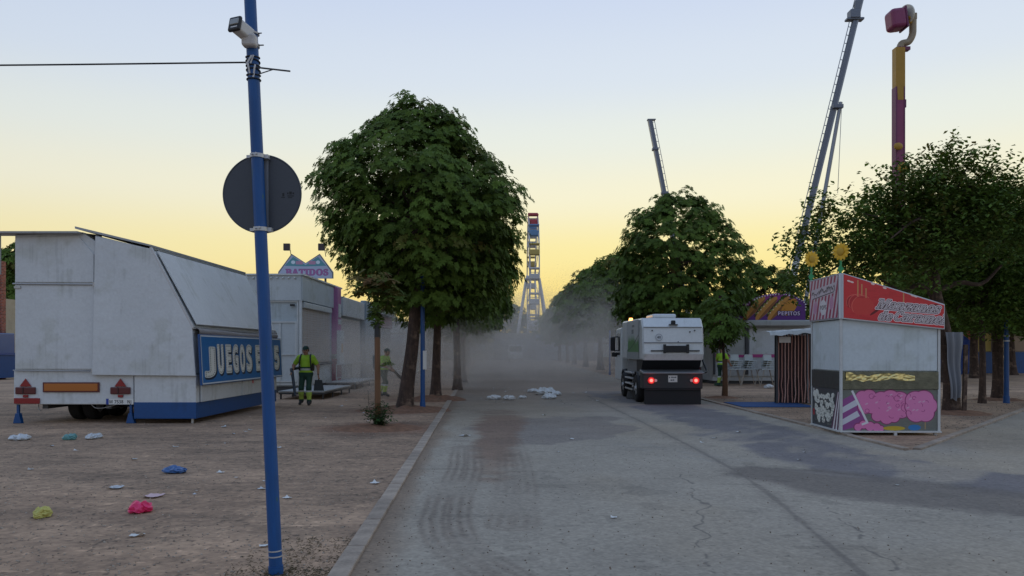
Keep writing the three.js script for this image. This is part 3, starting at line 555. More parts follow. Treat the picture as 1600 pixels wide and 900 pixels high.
  mesh('support_foot', rod(V(X(-7.03), 0.005, -0.05), V(X(-7.03), 0.16, -0.05), 0.03), steel, t);
  mesh('hose', tube([V(X(-10.5), 0.44, -0.2), V(X(-10.47), 0.3, -0.15), V(X(-10.42), 0.28, -0.15)], 0.012, 8, 6), steel, t);
  mesh('hose', tube([V(X(-9.3), 0.44, -0.1), V(X(-9.2), 0.34, -0.1), V(X(-8.9), 0.36, -0.1), V(X(-8.7), 0.43, -0.1)], 0.01, 10, 6), steel, t);
  // awning roll and the sign board on the flank
  const roll = limb([V(X(-6.93), 2.02, 0.0), V(X(-6.9), 2.0, -1.5), V(X(-6.9), 1.98, -3.2), V(X(-6.93), 2.02, -D + 0.2)], 0.075, 0.075, 10, 20);
  mesh('awning_roll', roll, mat([0.28, 0.26, 0.25], { roughness: 0.95, bumpMap: bumpTex, bumpScale: 0.02 }), t, true);
  const s = mesh('sign_board', rbox(0.05, 1.12, 6.0, 0.01, 0, 0, 0), bluePaint, t);
  s.position.set(X(-6.79), 1.4, -2.85); s.rotation.z = 0.05;
  const signTex = canvasTex(2048, 400, (c, w, h) => {
    c.fillStyle = '#1f6aa8'; c.fillRect(0, 0, w, h);
    for (let i = 0; i < 2600; i++) { c.fillStyle = `rgba(${rnd() < 0.5 ? '20,70,120' : '70,140,185'},0.12)`; c.fillRect(rnd() * w, rnd() * h, 30 * rnd() + 3, 6 * rnd() + 2); }
    c.strokeStyle = '#cfd6da'; c.lineWidth = 12; c.strokeRect(5, 5, w - 10, h - 10);
    const place = [['J', 0.068, 0.150], ['U', 0.150, 0.235], ['E', 0.238, 0.318], ['G', 0.318, 0.402], ['O', 0.402, 0.480], ['S', 0.484, 0.566], ['E', 0.602, 0.685], ['5', 0.880, 0.968]];
    c.font = 'bold 300px sans-serif'; c.textBaseline = 'alphabetic'; c.lineJoin = 'round'; c.textAlign = 'left';
    for (const [ch, u0, u1] of place) {
      const q = c.measureText(ch), wd = (u1 - u0) * w - 44, sx = wd / Math.max(60, q.width - 30);
      const pose = (dx, dy) => { c.save(); c.translate(u0 * w + 18 + dx, h * (ch === 'J' ? 0.71 : 0.77) + dy); c.scale(sx, ch === 'J' ? 0.84 : 1.04); };
      pose(12, 12); c.strokeStyle = '#0b2238'; c.lineWidth = 42; c.strokeText(ch, -15, 0); c.restore();
      pose(0, 0); c.strokeStyle = '#d4d6d0'; c.lineWidth = 30; c.strokeText(ch, -15, 0); c.fillStyle = '#dddfd8'; c.fillText(ch, -15, 0); c.setLineDash([5, 17]); c.lineCap = 'round'; c.strokeStyle = '#85877e'; c.lineWidth = 9; c.strokeText(ch, -15, 0); c.restore();
    }
  });
  const face = new THREE.PlaneGeometry(5.96, 1.08).rotateY(Math.PI / 2).translate(0.028, 0, 0);
  mesh('lettering', face, mat([0.95, 0.95, 0.95], { map: signTex, roughness: 0.45 }), s, true);
  mesh('red_sticker', box(0.005, 0.22, 0.12, X(-6.867), 0.85, -3.6), mat([0.6, 0.16, 0.16], { roughness: 0.5 }), t);
}
// ---------------------------------------------------------------- milkshake stall row
const panelFrame = (x0, x1, y0, y1, z, w = 0.06) => [box(x1 - x0, w, 0.05, (x0 + x1) / 2, y0 + w / 2, z), box(x1 - x0, w, 0.05, (x0 + x1) / 2, y1 - w / 2, z), box(w, y1 - y0 - 2 * w, 0.05, x0 + w / 2, (y0 + y1) / 2, z), box(w, y1 - y0 - 2 * w, 0.05, x1 - w / 2, (y0 + y1) / 2, z)];
{
  const t = thing('milkshake_stall', 'pale grey milkshake stall with a double-gabled BATIDOS sign on the roof', 'stall', [-8.05, 0, -30], 0);
  // local: x = 0 at the street facade, x negative into the stall; z = 0 front end, z = -16 far end
  const pale = mat([0.6, 0.66, 0.71], { map: stainTex, roughness: 0.5 }), paleBlue = mat([0.52, 0.6, 0.66], { map: stainTex, roughness: 0.5 }), frameM = mat([0.68, 0.72, 0.75], { map: stainTex, roughness: 0.4 });
  mesh('wall', box(5, 4.2, 6.6, -2.5, 2.35, -3.3), paleBlue, t);
  mesh('plinth', box(4.9, 0.25, 6.5, -2.5, 0.125, -3.3), darkGrey, t);
  mesh('parapet', [box(5.1, 0.95, 0.08, -2.5, 3.98, 0.06), box(0.08, 0.95, 6.7, 0.06, 3.98, -3.3)], pale, t);
  for (let k = 0; k < 22; k++) mesh('bulb', ball(0.045, -4.9 + k * 0.225, 4.36, 0.12), frameM, t);
  mesh('parapet_cap', [box(5.16, 0.06, 0.2, -2.5, 4.49, 0.06), box(0.2, 0.06, 6.8, 0.06, 4.49, -3.3)], frameM, t);
  mesh('front_frame', [...panelFrame(-2.2, -0.06, 0.3, 3.5, 0.03), ...panelFrame(-1.55, -0.12, 0.4, 2.72, 0.05), box(0.05, 2.2, 0.04, -0.75, 1.55, 0.06), box(1.4, 0.04, 0.04, -0.83, 1.45, 0.065), box(0.1, 3.5, 0.1, 0.02, 1.85, 0.03)], frameM, t);
  mesh('lamp_bracket', box(0.16, 0.07, 0.1, -0.28, 3.33, 0.1), blackPlastic, t);
  mesh('front_door', rbox(1.3, 2.2, 0.03, 0.01, -0.83, 1.56, 0.02), pale, t);
  const shutterTex = dataTex(256, 256, (u, v) => { const rust = sstep(0.45, 0.75, tileNoise(u * 5, v * 9, 5, 4)), d = 0.92 + 0.1 * tileNoise(u * 30, v * 60, 30, 2); return [(200 - 8 * rust) * d, (194 - 26 * rust) * d, (190 - 44 * rust) * d]; });
  const shutterM = mat([0.95, 0.95, 0.95], { map: shutterTex, roughness: 0.6 });
  // first roller shutter, slat by slat
  const slat = boxUV(rbox(0.03, 0.085, 4.5, 0.02, 0, 0, 0));
  const sh = mesh('roller_shutter', box(0.02, 2.15, 4.5, 0.005, 2.2, -2.45), shutterM, t);
  for (let k = 0; k < 23; k++) { const o = mesh('slat', slat, shutterM, sh, true); o.position.set(0.02, 1.19 + k * 0.09, -2.45); }
  mesh('shutter_housing', rbox(0.16, 0.22, 4.6, 0.03, 0.05, 3.35, -2.45), frameM, t);
  mesh('counter_rail', box(0.14, 0.1, 4.6, 0.06, 1.07, -2.45), darkGrey, t);
  mesh('counter_front', rbox(0.06, 0.78, 4.55, 0.01, 0.02, 0.62, -2.45), whitePaint, t);
  const magenta = mat([0.5, 0.2, 0.42], { map: stainTex, roughness: 0.45 }), crimson = mat([0.25, 0.03, 0.08], { roughness: 0.5 });
  const pil = mesh('pink_pillar', rbox(0.3, 3.0, 0.75, 0.03, 0.12, 2.95, -5.55), magenta, t);
  mesh('pillar_panel', [box(0.02, 0.6, 0.5, 0.285, 3.4, -5.55), box(0.02, 0.22, 0.6, 0.285, 2.9, -5.55)], frameM, pil);
  mesh('menu_box', rbox(0.16, 1.5, 0.8, 0.02, 0.34, 1.75, -5.45), whitePaint, t);
  mesh('menu_print', box(0.005, 0.4, 0.36, 0.425, 1.72, -5.45), mat([0.6, 0.34, 0.14], { roughness: 0.5 }), t);
  mesh('pillar_base', box(0.32, 1.05, 0.7, 0.12, 0.72, -5.55), crimson, t);
  // sign with two gables on the roof
  const sgTex = canvasTex(1024, 512, (c, w, h) => {
    c.fillStyle = '#b9bfd2'; c.fillRect(0, 0, w, h);
    c.fillStyle = '#5d9aa3'; c.beginPath(); c.moveTo(120, 250); c.lineTo(280, 60); c.lineTo(512, 235); c.lineTo(744, 60); c.lineTo(904, 250); c.lineTo(512, 262); c.fill();
    c.fillStyle = '#c58fa8'; c.fillRect(330, 150, 130, 70); c.fillRect(570, 150, 130, 70);
    c.fillStyle = '#dfe8ee'; for (const x of [280, 745]) { c.beginPath(); c.arc(x, 175, 38, 0, 7); c.fill(); }
    c.font = 'bold 178px serif'; c.textAlign = 'center'; c.textBaseline = 'middle'; c.lineWidth = 14; c.strokeStyle = '#8d4e86'; c.fillStyle = '#b06b9f'; c.save(); c.translate(540, 385); c.scale(0.98, 1); c.strokeText('BATIDOS', 0, 0); c.fillText('BATIDOS', 0, 0); c.restore();
    c.strokeStyle = '#6c6a60'; c.lineWidth = 18; c.beginPath(); c.moveTo(5, 505); c.lineTo(5, 400); c.lineTo(250, 10); c.lineTo(512, 190); c.lineTo(774, 10); c.lineTo(1019, 400); c.lineTo(1019, 505); c.stroke();
  });
  const W = 2.5, H = 1.12, outline = [[0, 0], [W, 0], [W, 0.3], [W * 0.756, H], [W * 0.5, 0.7], [W * 0.244, H], [0, 0.3]];
  const gs = mesh('roof_sign', poly(outline, 0.12).translate(-2.62, 4.9, -6.1), mat([0.35, 0.34, 0.32]), t);
  const fg = new THREE.ShapeGeometry(new THREE.Shape(outline.map(([x, y]) => new THREE.Vector2(x, y)))), uv = fg.attributes.uv; for (let i = 0; i < uv.count; i++) uv.setXY(i, uv.getX(i) / W, uv.getY(i) / H);
  mesh('lettering', fg.translate(-2.62, 4.9, -5.975), mat([0.9, 0.9, 0.9], { map: sgTex, roughness: 0.5 }), gs, true);
  for (const x of [-2.3, -0.5]) mesh('sign_post', box(0.08, 0.6, 0.08, x, 4.75, -6.15), darkGrey, t);
  for (const x of [-2.2, -0.62]) { const f = mesh('floodlight', rbox(0.3, 0.32, 0.14, 0.02, x, 6.32, -5.9), mat([0.05, 0.035, 0.035], { roughness: 0.5 }), t); mesh('bracket', rod(V(x + 0.17, 5.9, -6.0), V(x + 0.13, 6.25, -5.95), 0.016), darkGrey, f); }
}
{
  const t = thing('shuttered_stall', 'closed pale stall with a long roller shutter, next down the row from the milkshake stall', 'stall', [-8.05, 0, -36.9], 0);
  const pale = mat([0.62, 0.65, 0.69], { map: stainTex, roughness: 0.5 }), sm = mat([0.6, 0.56, 0.56], { map: stainTex, roughness: 0.55 });
  mesh('wall', box(4.6, 4.1, 8.5, -2.4, 2.05, -4.35), mat([0.4, 0.46, 0.52], { map: stainTex, roughness: 0.55 }), t);
  mesh('fascia', rbox(0.2, 0.9, 8.5, 0.03, 0.02, 3.7, -4.35), pale, t);
  const slat = boxUV(rbox(0.03, 0.11, 4.6, 0.02, 0, 0, 0)), sh = mesh('roller_shutter', box(0.02, 2.1, 4.6, -0.06, 2.1, -2.6), sm, t);
  for (let k = 0; k < 17; k++) { const o = mesh('slat', slat, sm, sh, true); o.position.set(-0.04, 1.18 + k * 0.118, -2.6); }
  mesh('counter_rail', box(0.14, 0.1, 4.7, 0.0, 1.05, -2.6), pale, t);
  mesh('counter_front', box(0.05, 0.8, 4.6, -0.03, 0.6, -2.6), pale, t);
  mesh('end_pillar', rbox(0.3, 4.3, 2.8, 0.04, 0.05, 2.15, -6.9), mat([0.28, 0.36, 0.44], { map: stainTex, roughness: 0.5 }), t);
}
// metal walkway decks in front of the row
function deck(label, x, z, w, d, h) {
  const t = thing('walkway_deck', label, 'platform', [x, 0, z], 0, 'metal decks in front of the stall row');
  mesh('deck_plate', rbox(w, 0.05, d, 0.008, 0, h - 0.025, 0), mat([0.4, 0.41, 0.42], { map: stainTex, metalness: 0.3, roughness: 0.55 }), t);
  mesh('deck_frame', [box(w - 0.02, 0.06, 0.04, 0, h - 0.08, d / 2 - 0.03), box(w - 0.02, 0.06, 0.04, 0, h - 0.08, -d / 2 + 0.03), box(0.04, 0.06, d - 0.1, w / 2 - 0.03, h - 0.08, 0), box(0.04, 0.06, d - 0.1, -w / 2 + 0.03, h - 0.08, 0)], darkGrey, t);
  for (const sx of [-1, 1]) for (let k = 0; k < 4; k++) mesh('leg', box(0.05, h - 0.05, 0.05, sx * (w / 2 - 0.06), (h - 0.05) / 2, (k / 3 - 0.5) * (d - 0.2)), darkGrey, t);
}
deck('grey metal walkway deck standing behind the walking sweeper', -6.9, -28.0, 1.5, 4.4, 0.28);
deck('grey metal walkway deck by the pink pillar', -7.1, -35.2, 1.3, 5, 0.3);
{
  const t = thing('crowd_barrier', 'low metal barrier folded against the shuttered stall', 'barrier', [-7.55, 0, -35.5], 0);
  mesh('frame', [rod(V(0, 0.35, 1.6), V(0, 1.0, 1.6), 0.02), rod(V(0, 0.35, -1.6), V(0, 1.0, -1.6), 0.02), rod(V(0, 1.0, -1.6), V(0, 1.0, 1.6), 0.02), rod(V(0, 0.42, -1.6), V(0, 0.42, 1.6), 0.02), rod(V(0, 0, 1.4), V(0, 0.42, 1.4), 0.02), rod(V(0, 0, -1.4), V(0, 0.42, -1.4), 0.02)], galvanised, t);
  for (let k = 0; k < 14; k++) mesh('upright', rod(V(0, 0.42, -1.5 + k * 0.23), V(0, 1.0, -1.5 + k * 0.23), 0.01), galvanised, t);
}
// stalls that fade into the dust further along both sides
function farStall(name, label, x, z, w, h, d, col, fascia) {
  const t = thing(name, label, 'stall', [x, 0, z]);
  const m = mat(col, { map: stainTex, roughness: 0.6 }), f = mat(fascia, { map: stainTex, roughness: 0.5 });
  mesh('wall', box(w, h, d, 0, h / 2, 0), m, t);
  mesh('fascia', rbox(w + 0.2, 0.7, d + 0.2, 0.04, 0, h - 0.4, 0), f, t);
  mesh('roof', box(w + 0.5, 0.08, d + 0.5, 0, h + 0.05, 0), greyPaint, t);
  const s = x < 0 ? 1 : -1;
  mesh('shutter', box(0.06, h * 0.42, d * 0.8, s * (w / 2 + 0.02), h * 0.52, 0), greyPaint, t);
  mesh('counter', box(0.35, 0.06, d * 0.8, s * (w / 2 + 0.1), h * 0.3, 0), f, t);
  mesh('shutter', box(w * 0.7, h * 0.42, 0.06, 0, h * 0.52, d / 2 + 0.02), greyPaint, t);
  return t;
}
farStall('dusty_stall', 'pale stall with pinkish fascia behind the second worker, half lost in dust', -10.4, -49.5, 4.6, 3.8, 6, [0.5, 0.5, 0.52], [0.42, 0.2, 0.24]);
farStall('dusty_stall', 'white stall showing between the hazy trunks of the left row', -9.6, -60, 5, 3.6, 7, [0.62, 0.62, 0.6], [0.6, 0.6, 0.58]);
farStall('dusty_stall', 'grey stall deep in the dust on the left', -10, -74, 5, 4, 9, [0.45, 0.45, 0.46], [0.3, 0.35, 0.45]);
farStall('dusty_stall', 'reddish stall seen left of the sweeper cab', 12.2, -52, 4.5, 2.7, 7, [0.34, 0.2, 0.17], [0.4, 0.3, 0.28]);
farStall('dusty_stall', 'pale stall among the far trunks on the right', 12.5, -68, 4.5, 3, 8, [0.55, 0.55, 0.55], [0.35, 0.22, 0.2]);
farStall('dusty_stall', 'brown stall at the dusty end of the right row', 12.6, -84, 5, 3.2, 9, [0.35, 0.27, 0.22], [0.5, 0.5, 0.5]);
for (const [x, z, w, h, c, f, label] of [[-15, -132, 7, 4.2, [0.4, 0.4, 0.42], [0.3, 0.2, 0.2], 'stall closing the avenue end, farthest to the left'], [-7.5, -136, 8.4, 3.8, [0.5, 0.48, 0.45], [0.45, 0.4, 0.2], 'stall at the avenue end left of the white van'], [8.5, -134, 8.6, 4.4, [0.42, 0.42, 0.45], [0.2, 0.28, 0.4], 'stall at the avenue end right of the ferris wheel foot'], [16, -130, 8, 4, [0.35, 0.3, 0.28], [0.4, 0.2, 0.18], 'stall at the avenue end behind the right row of trees'], [0.5, -141, 12, 4.6, [0.38, 0.38, 0.4], [0.42, 0.4, 0.38], 'stall straight behind the white van'], [19, -112, 7, 4, [0.4, 0.4, 0.4], [0.3, 0.2, 0.2], 'stall glimpsed far behind the right trunks'], [-22, -105, 10, 4.4, [0.42, 0.42, 0.44], [0.3, 0.3, 0.35], 'stall far behind the milkshake row']]) farStall('distant_stall', label, x, z, w, h, 5, c, f);
{
  const t = thing('parked_van', 'white van parked at the dusty far end of the avenue', 'van', [0.5, 0, -108]);
  mesh('body', [rbox(2.0, 1.9, 4.6, 0.2, 0, 1.45, -0.3), rbox(1.9, 0.9, 1.2, 0.2, 0, 0.95, 2.3)], whiteBright, t);
  mesh('windscreen', box(1.6, 0.7, 0.05, 0, 1.85, 2.02), mat([0.02, 0.025, 0.03], { roughness: 0.1 }), t);
  for (const x of [-0.85, 0.85]) for (const z of [-1.8, 2]) mesh('wheel', cyl(0.34, 0.34, 0.22, x, 0.34, z, 0, 0, Math.PI / 2), rubber, t);
  for (const x of [-0.7, 0.7]) mesh('headlight', rbox(0.3, 0.2, 0.06, 0.03, x, 0.95, 2.91), galvanised, t);
}
// things peeping out at the left edge
{
  const brickTex = dataTex(256, 256, (u, v) => { const row = Math.floor(v * 16), fu = (u * 8 + (row % 2) * 0.5) % 1, fv = (v * 16) % 1, mort = fu < 0.06 || fv < 0.12 ? 1 : 0, k = 0.8 + 0.35 * hash2(Math.floor(u * 8 + (row % 2) * 0.5) % 8, row); return mort ? [150, 140, 130] : [150 * k, 82 * k, 62 * k]; });
  brickTex.repeat.set(0.5, 0.75);
  const t = thing('brick_kiosk', 'brick pillar and yellow painted stall behind the trailer at the left edge', 'stall', [-29.2, 0, -45]);
  mesh('brick_pillar', box(0.36, 6.6, 0.36, 0.6, 3.3, 0.9), mat([0.9, 0.9, 0.9], { map: brickTex, roughness: 0.9 }), t);
  mesh('wall', box(6, 4.6, 4, -3, 2.3, -1), mat([0.4, 0.36, 0.28], { map: stainTex }), t);
  mesh('opening', box(2.6, 1.1, 0.1, -1.2, 2.6, 1.02), blackPlastic, t);
  const y = mat([0.5, 0.34, 0.05], { roughness: 0.5 });
  mesh('panel', rbox(3, 1.15, 0.1, 0.03, -1.4, 3.9, 1.08), mat([0.55, 0.48, 0.3]), t);
  mesh('panel_print', [ball(0.5, -0.4, 3.8, 1.1, 1, 0.8, 0.2), ball(0.4, -1.5, 3.9, 1.1, 1, 0.8, 0.2)], y, t);
  mesh('roof_frame', [box(0.3, 1.4, 0.15, -0.15, 5.4, 1.0), box(0.3, 1.4, 0.15, -1.6, 5.4, 1.0), box(3, 0.2, 0.15, -1.0, 6.1, 1.0)], y, t);
  mesh('awning', box(3, 0.06, 1.4, -1, 3.15, 1.6), greyPaint, t);
  const b = thing('blue_skip', 'blue metal skip half hidden by the trailer at the left edge', 'skip', [-30, 0, -43.5]);
  mesh('bin', poly([[-2.6, 0.1], [2.0, 0.1], [2.15, 1.4], [-2.75, 1.4]], 1.8, 0.03).translate(0, 0, -0.9), bluePaint, b);
  mesh('lid', rbox(4.7, 1.15, 1.7, 0.06, -0.3, 2.0, 0), bluePaint, b);
  mesh('rim', box(5, 0.12, 2.0, -0.3, 1.42, 0), mat([0.01, 0.05, 0.2]), b);
}
// ---------------------------------------------------------------- road sweeper truck
{
  const t = thing('sweeper_truck', 'white road sweeper truck with red tail lights seen from behind', 'truck', [4.78, 0, -23.5], 0.0);
  // local: rear at z = 0, forward -z; half width 0.92
  const W = 0.92;
  const hopper = poly([[-4.2, 1.32], [0.08, 1.32], [0.16, 1.5], [0.05, 2.3], [-0.18, 2.58], [-4.2, 2.62]], W * 2 - 0.12, 0.05).translate(0, 0, -(W - 0.06)).rotateY(-Math.PI / 2);   // outline in (z, y)
  const body = mat([0.74, 0.78, 0.82], { map: stainTex, roughness: 0.35, clearcoat: 0.3, clearcoatRoughness: 0.3 });
  const fix = hopper; // extruded along x after the turn
  mesh('hopper', fix, body, t);
  mesh('roof_hatch', rbox(0.72, 0.13, 1.2, 0.05, -0.12, 2.66, -1.2), body, t);
  mesh('rear_seam', [box(1.74, 0.025, 0.03, 0, 1.84, 0.125), box(1.74, 0.02, 0.03, 0, 2.3, 0.065)], mat([0.2, 0.21, 0.22]), t);
  mesh('rear_rail', box(1.44, 0.035, 0.04, 0.05, 1.6, 0.175), darkGrey, t);
  const h = mesh('latch_plate', rbox(0.66, 0.2, 0.05, 0.015, 0.07, 1.65, 0.2), blackPlastic, t);
  for (const x of [-0.27, 0.41]) mesh('latch_ear', rbox(0.08, 0.26, 0.05, 0.01, x, 1.66, 0.215), blackPlastic, h);
  const rc = mesh('rear_camera', rbox(0.13, 0.13, 0.1, 0.03, 0.02, 2.44, 0.02), blackPlastic, t);
  mesh('camera_bracket', box(0.26, 0.02, 0.1, 0.02, 2.38, 0.03), darkGrey, rc);
  const discTex = canvasTex(128, 128, (c) => { c.fillStyle = '#c9cdd0'; c.fillRect(0, 0, 128, 128); c.strokeStyle = '#707578'; c.lineWidth = 5; c.beginPath(); c.arc(64, 64, 56, 0, 7); c.stroke(); c.fillStyle = '#2b2f33'; c.font = 'bold 60px sans-serif'; c.textAlign = 'center'; c.textBaseline = 'middle'; c.fillText('40', 64, 66); });
  mesh('speed_sticker', new THREE.CircleGeometry(0.11, 28).rotateX(-0.15).translate(-0.42, 2.0, 0.115), mat([0.9, 0.9, 0.9], { map: discTex }), t, true);
  for (const [x, y] of [[-0.62, 2.2], [0.5, 2.16], [0.64, 2.2], [0.15, 1.86]]) mesh('bolt', cyl(0.02, 0.02, 0.04, x, y, 0.1, Math.PI / 2), darkGrey, t);
  // dark recess and rear ledge
  mesh('recess', poly([[-1.2, 0.95], [-0.35, 1.0], [-0.05, 1.32], [-1.2, 1.32]], W * 1.9).translate(0, 0, -W * 0.95).rotateY(-Math.PI / 2), blackPlastic, t);
  mesh('rear_ledge', rbox(W * 2, 0.06, 0.55, 0.02, -0.0, 0.97, -0.08, 0.12), mat([0.22, 0.23, 0.24], { roughness: 0.4, metalness: 0.3 }), t);
  mesh('rear_panel', rbox(W * 2 - 0.06, 0.48, 0.5, 0.03, -0.02, 0.71, -0.1), mat([0.025, 0.027, 0.03], { roughness: 0.5 }), t);
  mesh('mud_flap', [rbox(W * 2 - 0.16, 0.46, 0.04, 0.01, -0.02, 0.24, 0.12, -0.08), rbox(W * 2 - 0.22, 0.05, 0.05, 0.01, -0.02, 0.45, 0.13)], rubber, t);
  const lampRed = mat([0.3, 0.01, 0.012], { roughness: 0.3, emissive: new THREE.Color(1, 0.05, 0.05), emissiveIntensity: 0.35 }), lampHot = mat([0.6, 0.05, 0.05], { roughness: 0.3, emissive: new THREE.Color(1, 0.16, 0.12), emissiveIntensity: 2.6 });
  for (const s of [-1, 1]) {
    const l = mesh('tail_light', cyl(0.1, 0.1, 0.06, s * 0.66, 0.72, 0.16, Math.PI / 2), lampRed, t);
    mesh('bulb_glow', cyl(0.05, 0.05, 0.03, s * 0.66, 0.72, 0.19, Math.PI / 2), lampHot, l);
    mesh('reverse_lens', cyl(0.045, 0.045, 0.05, s * 0.53, 0.72, 0.165, Math.PI / 2), mat([0.6, 0.5, 0.48], { roughness: 0.2 }), l);
    const p = new THREE.PointLight(new THREE.Color(1, 0.08, 0.06), 0.045); p.name = 'tail_light_glow'; p.castShadow = true; p.position.set(s * 0.66, 0.72, 0.27); l.add(p);
  }
  const pt = canvasTex(160, 120, (c) => { c.fillStyle = '#d9d6cf'; c.fillRect(0, 0, 160, 120); c.strokeStyle = '#77756f'; c.lineWidth = 4; c.strokeRect(3, 3, 154, 114); c.fillStyle = '#6f7274'; for (const [x, y, q] of [[18, 26, 18], [52, 24, 30], [88, 26, 20], [112, 24, 28], [42, 72, 30], [78, 70, 26]]) c.fillRect(x, y, q, 24); });
  mesh('number_plate', new THREE.PlaneGeometry(0.28, 0.21).translate(-0.02, 0.77, 0.158), mat([0.9, 0.9, 0.9], { map: pt }), t, true);
  // side: graphic panels, steps, wheels
  const sideTex = canvasTex(1024, 512, (c, w, hh) => {
    c.fillStyle = '#c6cacc'; c.fillRect(0, 0, w, hh);
    c.fillStyle = '#9aa1a3'; c.fillRect(0, 400, w, 112);
    c.fillStyle = '#4f8a4d'; for (let i = 0; i < 60; i++) { const x = 120 + i * 15, q = 150 + 130 * vnoise(i * 0.35, 3); c.beginPath(); c.moveTo(x - 22, 420); c.quadraticCurveTo(x - 6, 420 - q * 0.6, x + 18 * (vnoise(i, 9) - 0.5), 430 - q); c.quadraticCurveTo(x + 10, 420 - q * 0.5, x + 26, 420); c.fill(); }
    c.strokeStyle = '#1f4a2c'; c.lineWidth = 16; c.beginPath(); c.moveTo(60, 400); c.quadraticCurveTo(500, 370, 1000, 200); c.stroke();
    c.fillStyle = '#7d8488'; c.fillRect(470, 60, 200, 30); c.fillStyle = '#61696e'; c.fillRect(440, 120, 70, 56); c.fillRect(522, 120, 80, 56);
    c.fillStyle = '#555'; for (let y = 40; y < 400; y += 55) c.fillRect(30, y, 14, 18);
  });
  mesh('side_graphic', new THREE.PlaneGeometry(2.5, 1.22).rotateY(-Math.PI / 2).translate(-W - 0.004, 1.95, -1.75), mat([0.92, 0.92, 0.92], { map: sideTex, roughness: 0.4 }), t, true);
  mesh('side_skirt', rbox(W * 2 - 0.1, 0.5, 2.7, 0.03, 0, 1.08, -1.9), mat([0.2, 0.21, 0.22], { roughness: 0.5 }), t);
  mesh('chassis', [box(0.9, 0.22, 4.4, 0, 0.62, -2.4), box(1.5, 0.4, 1.2, 0, 0.75, -2.2)], darkGrey, t);
  const tyreG = new THREE.LatheGeometry([[0.22, -0.13], [0.38, -0.14], [0.42, -0.1], [0.43, 0], [0.42, 0.1], [0.38, 0.14], [0.22, 0.13]].map(([a, b]) => new THREE.Vector2(a, b)), 32).rotateZ(Math.PI / 2);
  for (const z of [-1.15, -4.0]) for (const s of [-1, 1]) { const w = mesh('wheel', tyreG.clone().translate(s * (W - 0.13), 0.43, z), rubber, t); mesh('rim', [cyl(0.23, 0.23, 0.2, s * (W - 0.12), 0.43, z, 0, 0, Math.PI / 2), cyl(0.09, 0.07, 0.26, s * (W - 0.1), 0.43, z, 0, 0, Math.PI / 2)], galvanised, w); }
  for (const z of [-1.15, -4.0]) for (const s of [-1, 1]) mesh('mudguard', new THREE.TorusGeometry(0.5, 0.03, 6, 20, Math.PI).rotateY(Math.PI / 2).scale(5, 1, 1).translate(s * (W - 0.14), 0.45, z), blackPlastic, t);
  for (let k = 0; k < 4; k++) mesh('step', rbox(0.3, 0.05, 1.5, 0.015, -W + 0.12, 0.35 + k * 0.18, -2.55), k ? galvanised : steel, t);
  mesh('suction_brush', [cyl(0.3, 0.24, 0.26, -W + 0.22, 0.15, -2.6), rod(V(-W + 0.22, 0.25, -2.6), V(-0.4, 0.7, -2.5), 0.04)], darkGrey, t);
  // cab
  const cab = poly([[-6.0, 0.55], [-4.35, 0.55], [-4.35, 2.42], [-5.6, 2.4], [-5.95, 1.4]], W * 2 - 0.06, 0.04).translate(0, 0, -(W - 0.03)).rotateY(-Math.PI / 2);
  const cb = mesh('cab', cab, body, t);
  const glass = mat([0.015, 0.02, 0.022], { roughness: 0.08, clearcoat: 1 });
  mesh('side_window', poly([[-5.62, 1.45], [-4.6, 1.45], [-4.6, 2.22], [-5.42, 2.22]], W * 2 + 0.03).translate(0, 0, -W - 0.015).rotateY(-Math.PI / 2), glass, cb);
  mesh('windscreen', box(1.6, 0.85, 0.04, 0, 1.88, -5.8, 0.34), glass, cb);
  for (const s of [-1, 1]) { const m = mesh('wing_mirror', [rbox(0.16, 0.52, 0.22, 0.05, s * (W + 0.16), 1.85, -5.45), rbox(0.2, 0.16, 0.2, 0.04, s * (W + 0.1), 1.46, -5.45)], blackPlastic, t); mesh('mirror_arm', [rod(V(s * (W - 0.02), 2.12, -5.4), V(s * (W + 0.16), 2.08, -5.42), 0.02), rod(V(s * (W - 0.02), 1.6, -5.4), V(s * (W + 0.1), 1.6, -5.42), 0.02)], blackPlastic, m); }
  const bc = mesh('beacon', cyl(0.08, 0.06, 0.12, -W + 0.3, 2.68, -4.1), mat([0.7, 0.3, 0.05], { roughness: 0.2, emissive: new THREE.Color(1, 0.5, 0.15), emissiveIntensity: 3.2 }), t);
  mesh('beacon_base', cyl(0.09, 0.09, 0.05, -W + 0.3, 2.6, -4.1), blackPlastic, bc);
  const bl = new THREE.PointLight(new THREE.Color(1, 0.5, 0.15), 0.8); bl.name = 'beacon_glow'; bl.castShadow = true; bl.position.set(-W + 0.3, 2.82, -4.0); bc.add(bl);
  mesh('side_hose', tube([V(W + 0.02, 1.7, -0.6), V(W + 0.08, 1.3, -0.4), V(W + 0.1, 0.98, 0.0), V(W, 0.95, 0.12)], 0.03, 16, 8), blackPlastic, t);
  mesh('side_panel', rbox(0.14, 0.9, 0.9, 0.03, W + 0.04, 1.55, -1.0), body, t);
}
